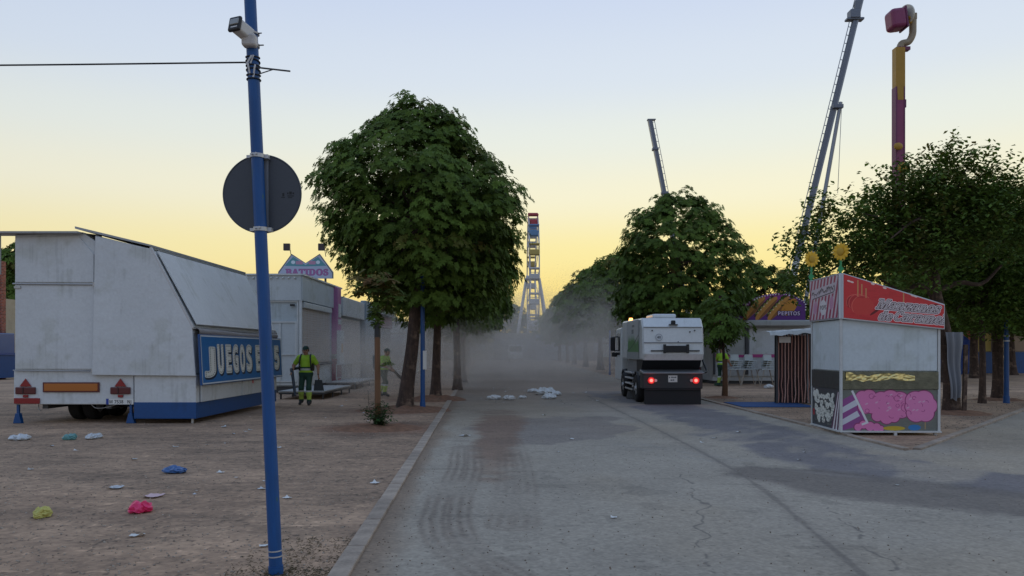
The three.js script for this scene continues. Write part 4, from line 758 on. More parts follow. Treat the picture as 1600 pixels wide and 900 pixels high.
// ---------------------------------------------------------------- sweet kiosk
const chromeTex = dataTex(256, 128, (u, v) => { const d = 0.9 + 0.2 * tileNoise(u * 12, v * 5, 12, 4); return [165 * d, 168 * d, 158 * d]; });
{
  const t = thing('sweet_kiosk', 'small sweet kiosk with red slanted sign and pink candyfloss painting', 'kiosk', [6.22, 0, -14.92], -0.035);
  // local: front face z = 0 from x = 0 to 1.82, depth 1.55 towards -z
  const W = 1.82, D = 1.55, panel = mat([0.64, 0.71, 0.77], { map: stainTex, roughness: 0.55, bumpMap: bumpTex, bumpScale: 0.004 });
  mesh('body', box(W - 0.04, 2.1, D - 0.04, W / 2, 1.14, -D / 2), panel, t);
  mesh('front_shutter', rbox(W - 0.06, 0.96, 0.03, 0.008, W / 2, 1.7, -0.005), panel, t);
  mesh('side_shutter', rbox(0.03, 0.96, D - 0.1, 0.008, 0.008, 1.7, -D / 2), panel, t);
  const foil = mat([0.42, 0.43, 0.4], { metalness: 0.9, roughness: 0.26, map: chromeTex, bumpMap: bumpTex, bumpScale: 0.003 });
  mesh('steel_band', rbox(W - 0.02, 0.34, 0.04, 0.008, W / 2, 1.04, 0.006), foil, t);
  mesh('side_band', rbox(0.04, 0.34, D - 0.04, 0.008, -0.004, 1.04, -D / 2), mat([0.16, 0.17, 0.18], { map: chromeTex, metalness: 0.4, roughness: 0.5 }), t);
  reseed(61);
  { // crumpled gold foil streamer stuck along the band
    const g = new THREE.PlaneGeometry(1.28, 0.13, 60, 8), p = g.attributes.position; for (let i = 0; i < p.count; i++) { const x = p.getX(i), y = p.getY(i); p.setXYZ(i, x, y * (0.6 + 0.7 * vnoise(x * 9, 2)) + 0.02 * Math.sin(x * 7), 0.02 * vnoise(x * 25, y * 40) + 0.004); } g.computeVertexNormals();
    mesh('foil_streamer', g.translate(0.72, 1.1, 0.032), mat([0.72, 0.6, 0.26], { metalness: 0.85, roughness: 0.28, side: THREE.DoubleSide }), t);
  }
  const frameM = mat([0.62, 0.64, 0.66], { roughness: 0.45, map: stainTex });
  mesh('corner_post', [box(0.045, 2.16, 0.045, 0.0, 1.14, 0.012), box(0.045, 2.16, 0.045, W, 1.14, 0.0), box(0.045, 2.16, 0.045, 0, 1.14, -D)], frameM, t);
  mesh('base_rail', [box(W + 0.06, 0.03, 0.06, W / 2, 0.075, 0.03), box(0.06, 0.03, D, -0.02, 0.075, -D / 2)], frameM, t);
  for (const [x, z] of [[0.03, -0.03], [W - 0.05, -0.03], [0.03, -D + 0.05], [W - 0.05, -D + 0.05], [W * 0.55, 0.03]]) mesh('foot', box(0.05, 0.09, 0.05, x, 0.045, z), frameM, t);
  const artF = canvasTex(1024, 480, (c, w, h) => {
    c.fillStyle = '#6d706a'; c.fillRect(0, 0, w, h);
    for (let i = 0; i < 900; i++) { c.fillStyle = `rgba(${rnd() < 0.5 ? '90,96,88' : '140,138,124'},0.15)`; c.fillRect(rnd() * w, rnd() * h, rnd() * 60, rnd() * 14); }
    c.fillStyle = '#8f4a8a'; c.beginPath(); c.moveTo(0, 120); c.lineTo(110, 60); c.lineTo(270, 400); c.lineTo(0, 480); c.fill();
    c.fillStyle = '#c7c8d2'; for (const y of [150, 290]) { c.beginPath(); c.moveTo(0, y + 60); c.lineTo(160, y - 40); c.lineTo(190, y + 20); c.lineTo(0, y + 130); c.fill(); }
    const blob = (pts, f) => { c.fillStyle = f; c.strokeStyle = '#8a2f66'; c.lineWidth = 9; for (const [x, y, r] of pts) { c.beginPath(); c.arc(x, y, r + 5, 0, 7); c.stroke(); } for (const [x, y, r] of pts) { c.beginPath(); c.arc(x, y, r, 0, 7); c.fill(); } };
    blob([[215, 90, 70], [290, 80, 75], [250, 200, 80], [330, 190, 90], [420, 120, 90], [420, 250, 90], [520, 110, 100], [530, 260, 95], [480, 330, 70], [620, 130, 100], [640, 240, 90], [560, 320, 60], [380, 310, 60]], '#d97aae');
    blob([[790, 130, 105], [880, 120, 105], [930, 190, 95], [900, 280, 90], [800, 270, 105], [760, 200, 80]], '#da80b2');
    blob([[170, 440, 40], [230, 410, 45], [300, 430, 50], [370, 440, 45], [420, 455, 30]], '#d97aae');
    c.strokeStyle = 'rgba(150,55,110,0.8)'; c.lineWidth = 6; for (let i = 0; i < 26; i++) { const x = 230 + rnd() * 680, y = 60 + rnd() * 250; c.beginPath(); c.arc(x, y, 14 + 26 * rnd(), rnd() * 6, rnd() * 6 + 1.4); c.stroke(); }
    c.fillStyle = '#d9a7c4'; for (let i = 0; i < 16; i++) { const x = 240 + rnd() * 650, y = 50 + rnd() * 200; c.beginPath(); c.ellipse(x, y, 18, 8, -0.5, 0, 7); c.fill(); }
    c.strokeStyle = '#d9d9dd'; c.lineWidth = 24; c.beginPath(); c.moveTo(105, 15); c.lineTo(270, 385); c.lineTo(210, 410); c.stroke(); c.strokeStyle = '#777'; c.lineWidth = 3; c.beginPath(); c.moveTo(118, 10); c.lineTo(284, 380); c.stroke();
    c.fillStyle = '#c2a52e'; c.beginPath(); c.ellipse(560, 452, 120, 26, 0, 0, 7); c.fill(); c.fillStyle = '#2f78b4'; c.beginPath(); c.ellipse(780, 442, 68, 34, 0, 0, 7); c.fill(); c.fillStyle = '#a58a62'; c.fillRect(890, 380, 12, 80);
  });
  mesh('painted_front', new THREE.PlaneGeometry(W - 0.06, 0.78).translate(W / 2, 0.48, 0.003), mat([1, 1, 1], { map: artF, roughness: 0.45 }), t, true);
  const artS = canvasTex(512, 420, (c, w, h) => {
    c.fillStyle = '#3f4347'; c.fillRect(0, 0, w, h);
    c.fillStyle = '#d5d6cc'; for (let i = 0; i < 70; i++) { const u = rnd(), v = rnd(); const x = 110 + 300 * u - 90 * (1 - v) * (1 - u), y = 60 + 320 * v * (1 - 0.1 * u); c.beginPath(); c.arc(x, y, 16 + 22 * rnd(), 0, 7); c.fill(); }
    c.strokeStyle = '#7d8078'; c.lineWidth = 4; for (let i = 0; i < 90; i++) { c.beginPath(); c.arc(60 + 380 * rnd(), 60 + 330 * rnd(), 10 + 12 * rnd(), 0, 3.5); c.stroke(); }
    for (let k = 0; k < 6; k++) { c.fillStyle = k % 2 ? '#d8d4d4' : '#5c3450'; c.beginPath(); c.moveTo(360 + k * 26, 420); c.lineTo(470 + k * 12, 30); c.lineTo(482 + k * 12, 30); c.lineTo(386 + k * 26, 420); c.fill(); }
    c.fillStyle = '#9c2b33'; c.fillRect(10, 250, 34, 70); c.fillStyle = '#d8d8d4'; c.fillRect(20, 20, 18, 70); c.fillRect(70, 30, 14, 60);
  });
  mesh('painted_side', new THREE.PlaneGeometry(D - 0.06, 0.78).rotateY(-Math.PI / 2).translate(-0.008, 0.48, -D / 2), mat([1, 1, 1], { map: artS, roughness: 0.5 }), t, true);
  // sign boards
  const out = [[0, 2.2], [W + 0.06, 2.0], [W + 0.06, 2.47], [0, 3.06]];
  const sb = mesh('front_sign', poly(out, 0.08, 0.006).translate(0, 0, 0.02), mat([0.6, 0.6, 0.62]), t);
  const signTex = canvasTex(1024, 560, (c, w, h) => {
    c.fillStyle = '#cb2f33'; c.fillRect(0, 0, w, h);
    for (let i = 0; i < 500; i++) { c.fillStyle = `rgba(${rnd() < 0.5 ? '140,16,24' : '205,60,55'},0.10)`; c.fillRect(rnd() * w, rnd() * h, rnd() * 90, rnd() * 30); }
    const apple = (x, y, r, f) => { c.fillStyle = f; c.beginPath(); c.arc(x - r * 0.3, y, r * 0.8, 0, 7); c.arc(x + r * 0.3, y, r * 0.8, 0, 7); c.fill(); c.strokeStyle = '#e0695a'; c.lineWidth = 5; c.beginPath(); c.arc(x, y, r, 2.6, 5.4); c.stroke(); };
    c.strokeStyle = '#c98a5a'; c.lineWidth = 13; for (const x of [150, 190, 232, 610]) { c.beginPath(); c.moveTo(x, x > 600 ? 165 : 70 + (x - 150)); c.lineTo(x, x > 600 ? 330 : 250); c.stroke(); }
    apple(110, 290, 75, '#a41f27'); apple(150, 300, 90, '#b8252c'); apple(195, 330, 105, '#cc3a35');
    c.fillStyle = '#6b1016'; c.beginPath(); c.ellipse(870, 330, 90, 14, -0.15, 0, 7); c.fill(); c.beginPath(); c.ellipse(330, 380, 70, 12, -0.6, 0, 7); c.fill();
    c.fillStyle = '#e7c8c0'; for (const [x, y] of [[60, 80], [90, 90], [300, 110], [420, 150], [700, 225], [730, 235]]) { c.beginPath(); c.ellipse(x, y, 20, 9, 0.3, 0, 7); c.fill(); }
    const layer = document.createElement('canvas'); layer.width = w; layer.height = h; const k = layer.getContext('2d');
    const txt = (s, x, y, sz, sx) => {
      const pose = (q) => { q.save(); q.translate(x, y); q.transform(1, 0.085, -0.22, 1, 0, 0); q.scale(sx, 1); q.font = `italic bold ${sz}px serif`; q.lineJoin = 'round'; };
      pose(c); c.lineWidth = 26; c.strokeStyle = '#efe6e6'; c.strokeText(s, 0, 0); c.lineWidth = 15; c.strokeStyle = '#3f1a22'; c.strokeText(s, 0, 0); c.restore();
      pose(k); k.lineWidth = 5; k.strokeStyle = '#e4dede'; k.strokeText(s, 0, 0); k.fillStyle = '#e4dede'; k.fillText(s, 0, 0); k.restore();
    };
    txt('Manzanas', 330, 350, 124, 1.0); txt('de', 350, 462, 110, 1.0); txt('Caramelo', 500, 468, 122, 0.98);
    k.globalCompositeOperation = 'source-atop'; k.strokeStyle = '#54222c'; k.lineWidth = 5; for (let x = -600; x < w + 600; x += 15) { k.beginPath(); k.moveTo(x, h); k.lineTo(x + 420, 0); k.stroke(); }
    c.drawImage(layer, 0, 0);
  });
  const y0 = 2.0, y1 = 3.06, fg = new THREE.ShapeGeometry(new THREE.Shape(out.map(([x, y]) => new THREE.Vector2(x * 0.985 + 0.012, y + (y < 2.3 ? 0.02 : -0.02))))), uv = fg.attributes.uv;
  for (let i = 0; i < uv.count; i++) uv.setXY(i, uv.getX(i) / (W + 0.06), (uv.getY(i) - y0) / (y1 - y0));
  mesh('lettering', fg.translate(0, 0, 0.112), mat([1, 1, 1], { map: signTex, roughness: 0.4 }), sb, true);
  const sideTex = canvasTex(512, 320, (c, w, h) => {
    c.fillStyle = '#cfc3cc'; c.fillRect(0, 0, w, h); c.fillStyle = '#a3385c'; for (let k = -3; k < 12; k++) { c.beginPath(); c.moveTo(k * 58, h); c.lineTo(k * 58 + 30, h); c.lineTo(k * 58 + 130, 0); c.lineTo(k * 58 + 100, 0); c.fill(); }
    c.textAlign = 'center'; c.fillStyle = '#cbbfc9'; c.save(); c.translate(250, 105); c.transform(1, -0.06, 0, 1, 0, 0); c.fillRect(-215, -38, 430, 76); c.strokeStyle = '#4a3d4a'; c.lineWidth = 9; for (let x = -200; x < 200; x += 24) { c.beginPath(); c.moveTo(x, 22 * (vnoise(x, 1) - 0.5)); c.quadraticCurveTo(x + 12, -60 * vnoise(x, 4), x + 20, 24 * vnoise(x, 7)); c.stroke(); } c.lineWidth = 7; c.beginPath(); c.moveTo(-190, 34); c.lineTo(190, 28); c.stroke(); c.restore();
    c.fillStyle = '#c58fb0'; c.beginPath(); c.ellipse(110, 220, 34, 52, 0.3, 0, 7); c.ellipse(400, 200, 34, 52, 0.2, 0, 7); c.fill();
    c.fillStyle = '#e2dce0'; c.beginPath(); c.arc(255, 225, 58, 0, 7); c.fill(); c.fillStyle = '#3a323a'; c.font = 'bold 46px sans-serif'; c.fillText('POPS', 255, 242);
    c.strokeStyle = '#8d8790'; c.lineWidth = 8; c.strokeRect(4, 4, w - 8, h - 8);
  });
  const sd = mesh('side_sign', rbox(0.07, 0.86, D + 0.08, 0.01, -0.02, 2.63, -D / 2 + 0.02), mat([0.6, 0.6, 0.62]), t);
  mesh('side_print', new THREE.PlaneGeometry(D + 0.04, 0.84).rotateY(-Math.PI / 2).translate(-0.06, 2.63, -D / 2 + 0.02), mat([0.88, 0.88, 0.88], { map: sideTex, roughness: 0.45 }), sd, true);
  mesh('roof', box(W, 0.05, D, W / 2, 2.24, -D / 2), greyPaint, t);
  const petal = mat([0.72, 0.42, 0.02], { roughness: 0.5 }), petalHeart = mat([0.5, 0.3, 0.03], { roughness: 0.7 }), green = mat([0.03, 0.28, 0.1], { roughness: 0.5 });
  const flower = (x, y, z, turn, stem) => {
    const f = mesh('sunflower', [ball(0.075, 0, 0, 0.02, 1, 1, 0.4)], petalHeart, t); f.position.set(x, y, z); f.rotation.y = turn;
    const pg = ball(0.05, 0, 0.115, 0, 0.62, 1.15, 0.22);
    for (let k = 0; k < 14; k++) { const o = mesh('petal', pg, petal, f); o.rotation.z = k / 14 * 6.283; o.position.z = 0.006 * (k % 2); }
    mesh('stem', [rod(V(x, y - 0.1, z - 0.012), V(x, y - stem, z - 0.012), 0.02), poly([[-0.02, 0], [0.05, 0.1], [-0.02, 0.16], [-0.07, 0.09]], 0.02).translate(x, y - stem + 0.04, z)], green, t);
  };
  flower(0.02, 3.48, -0.04, -0.9, 0.46); flower(0.0, 3.52, -D - 0.05, 0.25, 0.5);
}
// stall with a rope curtain behind the kiosk
{
  const t = thing('curtain_stall', 'small stall with a brown rope strand curtain and white awning beside the kiosk', 'stall', [8.45, 0, -23.6], 0.0);
  mesh('side_wall', box(0.9, 2.1, 1.6, 1.0, 1.05, -0.9), mat([0.5, 0.52, 0.54], { map: stainTex }), t);
  mesh('post', [box(0.05, 2.15, 0.05, -0.52, 1.08, 0), box(0.05, 2.15, 0.05, 0.5, 1.08, 0), box(1.06, 0.06, 0.06, 0, 2.12, 0)], darkGrey, t);
  mesh('dark_doorway', box(0.98, 2.05, 0.03, 0, 1.04, -0.3), blackPlastic, t);
  const ropes = [[0.46, 0.25, 0.2], [0.52, 0.32, 0.27], [0.4, 0.2, 0.16]].map((c) => mat(c, { roughness: 0.8 })), darkRope = mat([0.06, 0.03, 0.03], { roughness: 0.9 });
  reseed(17);
  for (let k = 0; k < 20; k++) {
    const x = -0.47 + k * 0.0495, pts = []; for (let i = 0; i <= 8; i++) pts.push(V(x + (i > 5 ? rr(-0.025, 0.025) : rr(-0.004, 0.004)), 2.09 - i * 0.255, rr(-0.015, 0.015) - (k % 2) * 0.03));
    mesh('curtain_strand', tube(pts, 0.017, 16, 6), k % 2 ? darkRope : ropes[k % 3], t);
  }
  mesh('notice', box(0.34, 0.18, 0.02, -0.3, 1.93, 0.05), mat([0.6, 0.58, 0.56]), t);
  const g = new THREE.PlaneGeometry(1.75, 0.9, 40, 8).rotateX(-Math.PI / 2), p = g.attributes.position;
  for (let i = 0; i < p.count; i++) { const x = p.getX(i), z = p.getZ(i); p.setY(i, 0.02 * Math.sin(x * 14) * (z > 0.3 ? 1 : 0.3) - (z > 0.4 ? 0.1 : 0) - 0.1 * (z > 0 ? z : 0) + 0.07 * (x + 0.87)); }
  g.computeVertexNormals();
  mesh('awning', g.translate(0.0, 2.18, 0.05), mat([0.6, 0.62, 0.64], { map: stainTex, roughness: 0.8, side: THREE.DoubleSide }), t);
  const m = mesh('floor_mat', rbox(2.1, 0.02, 2.0, 0.006, 7.55, 0.018, -23.2), mat([0.02, 0.085, 0.26], { map: stainTex, roughness: 0.9, bumpMap: bumpTex, bumpScale: 0.01 }));
  tag(m, 'blue mat lying on the ground in front of the rope curtain', 'mat');
}
// hot dog stall
{
  const t = thing('hot_dog_stall', 'hot dog stall with arched purple sign painted with hot dogs', 'stall', [10.6, 0, -38], 0.0);
  const wall = mat([0.52, 0.55, 0.58], { map: stainTex, roughness: 0.5 }), pinkM = mat([0.4, 0.05, 0.2], { roughness: 0.5 }), greyW = mat([0.4, 0.42, 0.42], { map: stainTex, roughness: 0.6 });
  mesh('wall', box(4.9, 2.9, 2.4, 1.55, 1.6, -1.3), wall, t);
  mesh('plinth', box(4.8, 0.3, 2.3, 1.55, 0.15, -1.3), darkGrey, t);
  mesh('hatch_panel', rbox(1.75, 1.25, 0.05, 0.015, 1.72, 2.05, -0.06), mat([0.6, 0.63, 0.66], { map: stainTex, roughness: 0.4 }), t);
  mesh('hatch_panel', rbox(1.35, 1.2, 0.05, 0.015, -0.05, 2.0, -0.06), greyW, t);
  mesh('pink_stripe', box(4.9, 0.17, 0.06, 1.55, 1.36, -0.07), pinkM, t);
  mesh('post', [box(0.14, 2.6, 0.1, 0.72, 1.75, -0.03), box(0.1, 2.6, 0.1, -0.85, 1.75, -0.03)], darkGrey, t);
  mesh('counter_front', box(4.88, 0.9, 0.06, 1.55, 0.83, -0.08), wall, t);
  mesh('awning_box', rbox(3.4, 0.3, 0.5, 0.08, 2.0, 2.92, 0.1), greyW, t);
  mesh('side_strip', [box(1.3, 0.06, 0.05, 3.3, 2.98, 0.0), box(1.3, 0.06, 0.05, 3.3, 2.86, 0.0)], mat([0.6, 0.58, 0.58]), t);
  const sh = new THREE.Shape(); sh.moveTo(-1.35, 3.05); sh.lineTo(3.45, 3.05); sh.lineTo(3.45, 3.9); sh.quadraticCurveTo(3.0, 4.35, 2.1, 4.35); sh.quadraticCurveTo(1.1, 4.3, 0.62, 3.82); sh.quadraticCurveTo(0.1, 4.35, -0.6, 4.3); sh.quadraticCurveTo(-1.2, 4.2, -1.35, 3.8); sh.lineTo(-1.35, 3.05);
  const sg = mesh('arched_sign', new THREE.ExtrudeGeometry(sh, { depth: 0.14, bevelEnabled: false, curveSegments: 16 }).translate(0, 0, 0.1), mat([0.2, 0.05, 0.2]), t);
  const tex = canvasTex(1024, 290, (c, w, h) => {
    c.fillStyle = '#5f2a7d'; c.fillRect(0, 0, w, h);
    c.fillStyle = '#8d3389'; c.beginPath(); c.ellipse(600, 60, 330, 110, 0, 0, 7); c.fill(); c.beginPath(); c.ellipse(120, 60, 160, 70, 0, 0, 7); c.fill();
    c.fillStyle = '#c8552c'; c.beginPath(); c.ellipse(120, 130, 70, 46, 0.2, 0, 7); c.fill(); c.fillStyle = '#7a2a2a'; c.beginPath(); c.ellipse(200, 90, 120, 22, 0.2, 0, 7); c.fill();
    for (const x of [500, 625, 750]) { c.save(); c.translate(x, 160); c.rotate(-0.85); c.fillStyle = '#3b2a1a'; c.beginPath(); c.ellipse(0, -34, 150, 26, 0, 0, 7); c.fill(); c.fillStyle = '#c48a3e'; c.beginPath(); c.ellipse(0, 0, 165, 40, 0, 0, 7); c.fill(); c.fillStyle = '#8c5a2a'; c.beginPath(); c.ellipse(0, 22, 150, 14, 0, 0, 7); c.fill(); c.fillStyle = '#7c8c3a'; for (let k = 0; k < 6; k++) c.fillRect(-120 + k * 44, -50, 18, 16); c.fillStyle = '#d9cfa0'; for (let k = 0; k < 5; k++) c.fillRect(-100 + k * 46, -38, 14, 12); c.restore(); }
    c.fillStyle = '#c8882e'; c.beginPath(); c.ellipse(860, 150, 60, 110, 0.7, 0, 7); c.fill();
    c.font = 'bold 58px sans-serif'; c.fillStyle = '#d7c6df'; c.strokeStyle = '#2c1040'; c.lineWidth = 14; c.strokeText('PEPITOS', 740, 235); c.fillText('PEPITOS', 740, 235);
  });
  const fg = new THREE.ShapeGeometry(sh, 16), uv = fg.attributes.uv; for (let i = 0; i < uv.count; i++) uv.setXY(i, (uv.getX(i) + 1.35) / 4.8, (uv.getY(i) - 3.05) / 1.3);
  mesh('sign_print', fg.translate(0, 0, 0.245), mat([0.9, 0.9, 0.9], { map: tex, roughness: 0.45 }), sg, true);
  const pts = sh.getSpacedPoints(90).filter((q) => q.y > 3.5), bulbM = mat([0.75, 0.68, 0.7], { roughness: 0.3 });
  for (const q of pts) mesh('bulb', ball(0.035, q.x, q.y - 0.06, 0.26), bulbM, sg);
  mesh('fan_sign', poly([[-1.0, 2.72], [0.6, 3.05], [-0.9, 3.06]], 0.06).translate(0, 0, 0.15), mat([0.4, 0.16, 0.15]), t);
  mesh('notice', [box(0.16, 0.5, 0.02, 2.35, 2.0, -0.02), box(0.32, 0.5, 0.02, 2.75, 2.0, -0.02)], mat([0.25, 0.22, 0.28]), t);
  const l = thing('grey_stall', 'grey shuttered stall with red lower panels between the sweeper and hot dog stall', 'stall', [9.7, 0, -41.5]);
  mesh('wall', box(3.4, 3.2, 3, 0, 1.6, -1.5), greyW, l);
  mesh('red_panel', box(3.3, 0.95, 0.05, 0, 0.65, 0.03), mat([0.3, 0.1, 0.1], { map: stainTex }), l);
  mesh('door', rbox(0.55, 1.9, 0.06, 0.02, -0.35, 2.0, 0.04), mat([0.1, 0.11, 0.12]), l);
  mesh('valance', [...Array(14)].map((_, k) => box(0.2, 0.16 + 0.05 * (k % 2), 0.03, -1.5 + k * 0.23, 3.1, 0.06)), mat([0.6, 0.6, 0.58]), l);
  mesh('roof', box(3.8, 0.1, 3.4, 0, 3.28, -1.5), darkGrey, l);
  const gm = mesh('green_mat', rbox(3.2, 0.02, 1.4, 0.006, 9.6, 0.016, -40.2), mat([0.03, 0.075, 0.03], { map: stainTex, roughness: 0.95 })); tag(gm, 'green mat on the ground in front of the grey stall', 'mat');
}
// folded white tables in front of the hot dog stall
{
  const white = mat([0.5, 0.55, 0.56], { map: stainTex, roughness: 0.4 }), legM = mat([0.42, 0.38, 0.33], { roughness: 0.5, metalness: 0.4 });
  const spots = [[10.3, -36.6, 'leftmost'], [11.05, -36.9, 'second from the left'], [11.8, -36.5, 'third from the left'], [12.5, -36.8, 'rightmost']];
  for (const [x, z, place] of spots) {
    const t = thing('folding_table', `white folding table of the row before the hot dog stall, ${place}`, 'table', [x, 0, z], 0.1, 'folding tables by the hot dog stall');
    mesh('table_top', rbox(0.78, 0.05, 0.7, 0.015, 0, 0.74, 0), white, t);
    for (const s of [-1, 1]) for (const q of [-1, 1]) mesh('leg', rod(V(s * 0.32 - 0.1 * q, 0, q * 0.26), V(s * 0.32 + 0.08 * q, 0.72, q * 0.26), 0.018), legM, t);
    for (let k = 0; k < 4; k++) {
      const c = thing('plastic_chair', `pale plastic chair in the stack on the folding table, ${place} stack`, 'chair', [x + 0.03 + 0.03 * k, 0.765 + k * 0.09, z], 0.2, `plastic chairs, ${place} stack`);
      mesh('seat', rbox(0.42, 0.035, 0.42, 0.015, 0, 0.1, 0), white, c); mesh('backrest', rbox(0.42, 0.3, 0.03, 0.012, 0, 0.24, -0.2, -0.15), white, c);
      for (const p of [-1, 1]) for (const q of [-1, 1]) mesh('leg', rod(V(p * 0.19, 0, q * 0.19), V(p * 0.18, 0.1, q * 0.18), 0.016, 0.016, 6), white, c);
    }
  }
}
// grey tarpaulin tied to the trunk behind the kiosk
{
  const g = new THREE.PlaneGeometry(0.62, 1.7, 24, 40), p = g.attributes.position;
  for (let i = 0; i < p.count; i++) { const u = p.getX(i) / 0.62 + 0.5, v = p.getY(i) / 1.7 + 0.5, wd = 0.5 + 0.5 * v; p.setXYZ(i, (u - 0.5) * 0.5 * wd + 0.04 * (1 - v), p.getY(i) + 0.05 * Math.sin(u * 9) * (1 - v), 0.05 * Math.sin(u * 16 + v * 2) + 0.03 * Math.sin(v * 9)); }
  g.computeVertexNormals();
  const o = mesh('tarpaulin', g.translate(11.2, 1.22, -19.98), mat([0.24, 0.25, 0.27], { roughness: 0.85, side: THREE.DoubleSide })); tag(o, 'grey tarpaulin hanging on the tree trunk right of the kiosk', 'tarpaulin');
  const b = mesh('wooden_board', rbox(0.12, 1.75, 0.05, 0.01, 11.5, 0.88, -20.02, 0, 0.2, -0.03), bark); tag(b, 'weathered board leaning upright on the trunk right of the kiosk', 'board');
}
// stalls under the trees at the right edge
{
  const t = thing('blue_booth', 'blue tarpaulin covered booth under the trees right of the kiosk', 'booth', [29.7, 0, -53]);
  mesh('cover', poly([[-0.95, 0.05], [1.0, 0.05], [1.1, 2.3], [0.5, 2.75], [-0.9, 2.9]], 2.2, 0.06).translate(0, 0, -2.2), mat([0.012, 0.05, 0.27], { roughness: 0.6, bumpMap: bumpTex, bumpScale: 0.08 }), t);
  mesh('ladder', [rod(V(0.4, 0, 0.2), V(0.4, 1.2, 0.1), 0.03), rod(V(0.8, 0, 0.2), V(0.8, 1.2, 0.1), 0.03)], bluePaint, t);
  const s = thing('coloured_stall', 'bright painted stall with blue base under the trees at the right edge', 'stall', [34.5, 0, -56]);
  mesh('base', box(7, 1.5, 2.5, 0, 0.75, -1.3), bluePaint, s);
  mesh('back_wall', box(7, 2.6, 0.2, 0, 2.8, -2.2), mat([0.35, 0.3, 0.28], { map: stainTex }), s);
  const cols = [[0.55, 0.5, 0.45], [0.5, 0.12, 0.06], [0.55, 0.4, 0.08], [0.6, 0.58, 0.5], [0.3, 0.2, 0.12], [0.55, 0.45, 0.3]];
  cols.forEach((c, k) => mesh('panel', rbox(0.95, 1.3 + 0.3 * (k % 2), 0.1, 0.03, -2.9 + k * 1.12, 2.2, -0.1 - 0.2 * (k % 3)), mat(c, { roughness: 0.5 }), s));
  mesh('roof', box(7.6, 0.15, 3.2, 0, 4.1, -1.2), mat([0.3, 0.32, 0.33]), s);
  for (const x of [-3.4, 3.4]) mesh('post', box(0.14, 4.1, 0.14, x, 2.05, 0.1), bluePaint, s);
  const v = thing('white_caravan', 'pale caravan roof showing behind the blue booth', 'caravan', [31, 0, -60]);
  mesh('body', rbox(3.2, 2.6, 2.2, 0.3, 0, 1.9, 0), whitePaint, v); mesh('window', box(1, 0.6, 0.06, 0.2, 2.2, 1.1), blackPlastic, v); mesh('wheel', cyl(0.33, 0.33, 0.2, 0.4, 0.33, 0.9, Math.PI / 2), rubber, v);
}
// blue posts
function bluePost(label, x, z, h, r) {
  const t = thing('blue_post', label, 'post', [x, 0, z], 0, 'blue metal posts');
  mesh('shaft', cyl(r, r * 0.92, h, 0, h / 2, 0, 0, 0, 0, 20), bluePaint, t);
  mesh('base_sleeve', cyl(r * 1.25, r * 1.2, 0.22, 0, 0.11, 0, 0, 0, 0, 20), bluePaint, t);
  mesh('cap', cyl(r * 0.98, r * 0.5, 0.03, 0, h + 0.015, 0), bluePaint, t);
  return t;
}
{
  const p = bluePost('blue metal post beside the big chestnut trunk', -2.4, -21.2, 3.6, 0.062);
  mesh('paper_notice', box(0.1, 0.5, 0.012, 0.06, 1.35, 0.068, 0, 0.5), mat([0.6, 0.6, 0.58]), p);
}
{
  const p = bluePost('blue metal post under the trees at the right edge', 15.05, -24, 2.5, 0.075);
  mesh('clamp', [cyl(0.09, 0.09, 0.04, 0, 2.05, 0), cyl(0.09, 0.09, 0.04, 0, 1.9, 0)], galvanised, p);
}
bluePost('thin dark blue post between truck and hazy trees', 6.45, -52, 2.9, 0.06);
// ---------------------------------------------------------------- fairground rides against the sky
function rideArm(name, label, foot, head, w, ladderSide, o = {}) {
  const t = thing(name, label, 'ride', foot.toArray());
  const d = head.clone().sub(foot), L = d.length(), u = d.clone().normalize(), side = V(ladderSide, 0, 0).addScaledVector(u, -u.x * ladderSide).normalize();
  const m = mat([0.16, 0.18, 0.22], { roughness: 0.45, metalness: 0.3 }), light = mat([0.28, 0.3, 0.33], { roughness: 0.4, metalness: 0.3 });
  const at = (k, off = 0) => u.clone().multiplyScalar(k).addScaledVector(side, off);
  mesh('beam', bar(at(0), at(L), w, w), m, t);
  mesh('beam_edge', bar(at(0, -w * 0.42), at(L, -w * 0.42), w * 0.3, w * 1.06), light, t);
  const lad = mesh('ladder', [bar(at(0, w * 0.55), at(L, w * 0.55), 0.06), bar(at(0, w * 1.1), at(L, w * 1.1), 0.06)], light, t);
  const rung = bar(V(0, 0, 0), side.clone().multiplyScalar(w * 0.55), 0.05);
  for (let k = 0.4; k < L; k += o.step ?? 0.75) { const r = mesh('rung', rung, light, lad); r.position.copy(at(k, w * 0.55)); }
  return { t, at, u, m, light, L };
}
{
  const { t, at, light, m } = rideArm('swing_ride_arm', 'tall grey ride arm with ladder leaning right, reaching past the top of the picture', V(22.9, 0, -70), V(31.7, 36, -70), 0.42, -1);
  mesh('strut', [rod(V(2.0, 0, 0.3), V(6.2, 23.6, 0.2), 0.2, 0.16)], light, t);
  mesh('motor_block', [rbox(0.9, 0.8, 0.9, 0.1, 7.45, 31.4, 0), rbox(1.5, 0.2, 0.7, 0.05, 7.5, 31.0, 0), rbox(0.5, 0.9, 0.5, 0.1, 7.7, 32.2, 0.1)], m, t);
  mesh('collar', [rbox(0.9, 0.35, 0.8, 0.05, 5.9, 23.2, 0.1), rbox(0.8, 0.3, 0.8, 0.05, 3.2, 12, 0.1)], m, t);
  mesh('rope', rod(V(6.2, 23.4, 0.4), V(5.85, 15.5, 0.4), 0.025), m, t);
  mesh('lower_column', rod(V(0.6, 0, 0.1), V(2.3, 9.5, 0.1), 0.34, 0.3), mat([0.6, 0.62, 0.64], { roughness: 0.4 }), t);
}
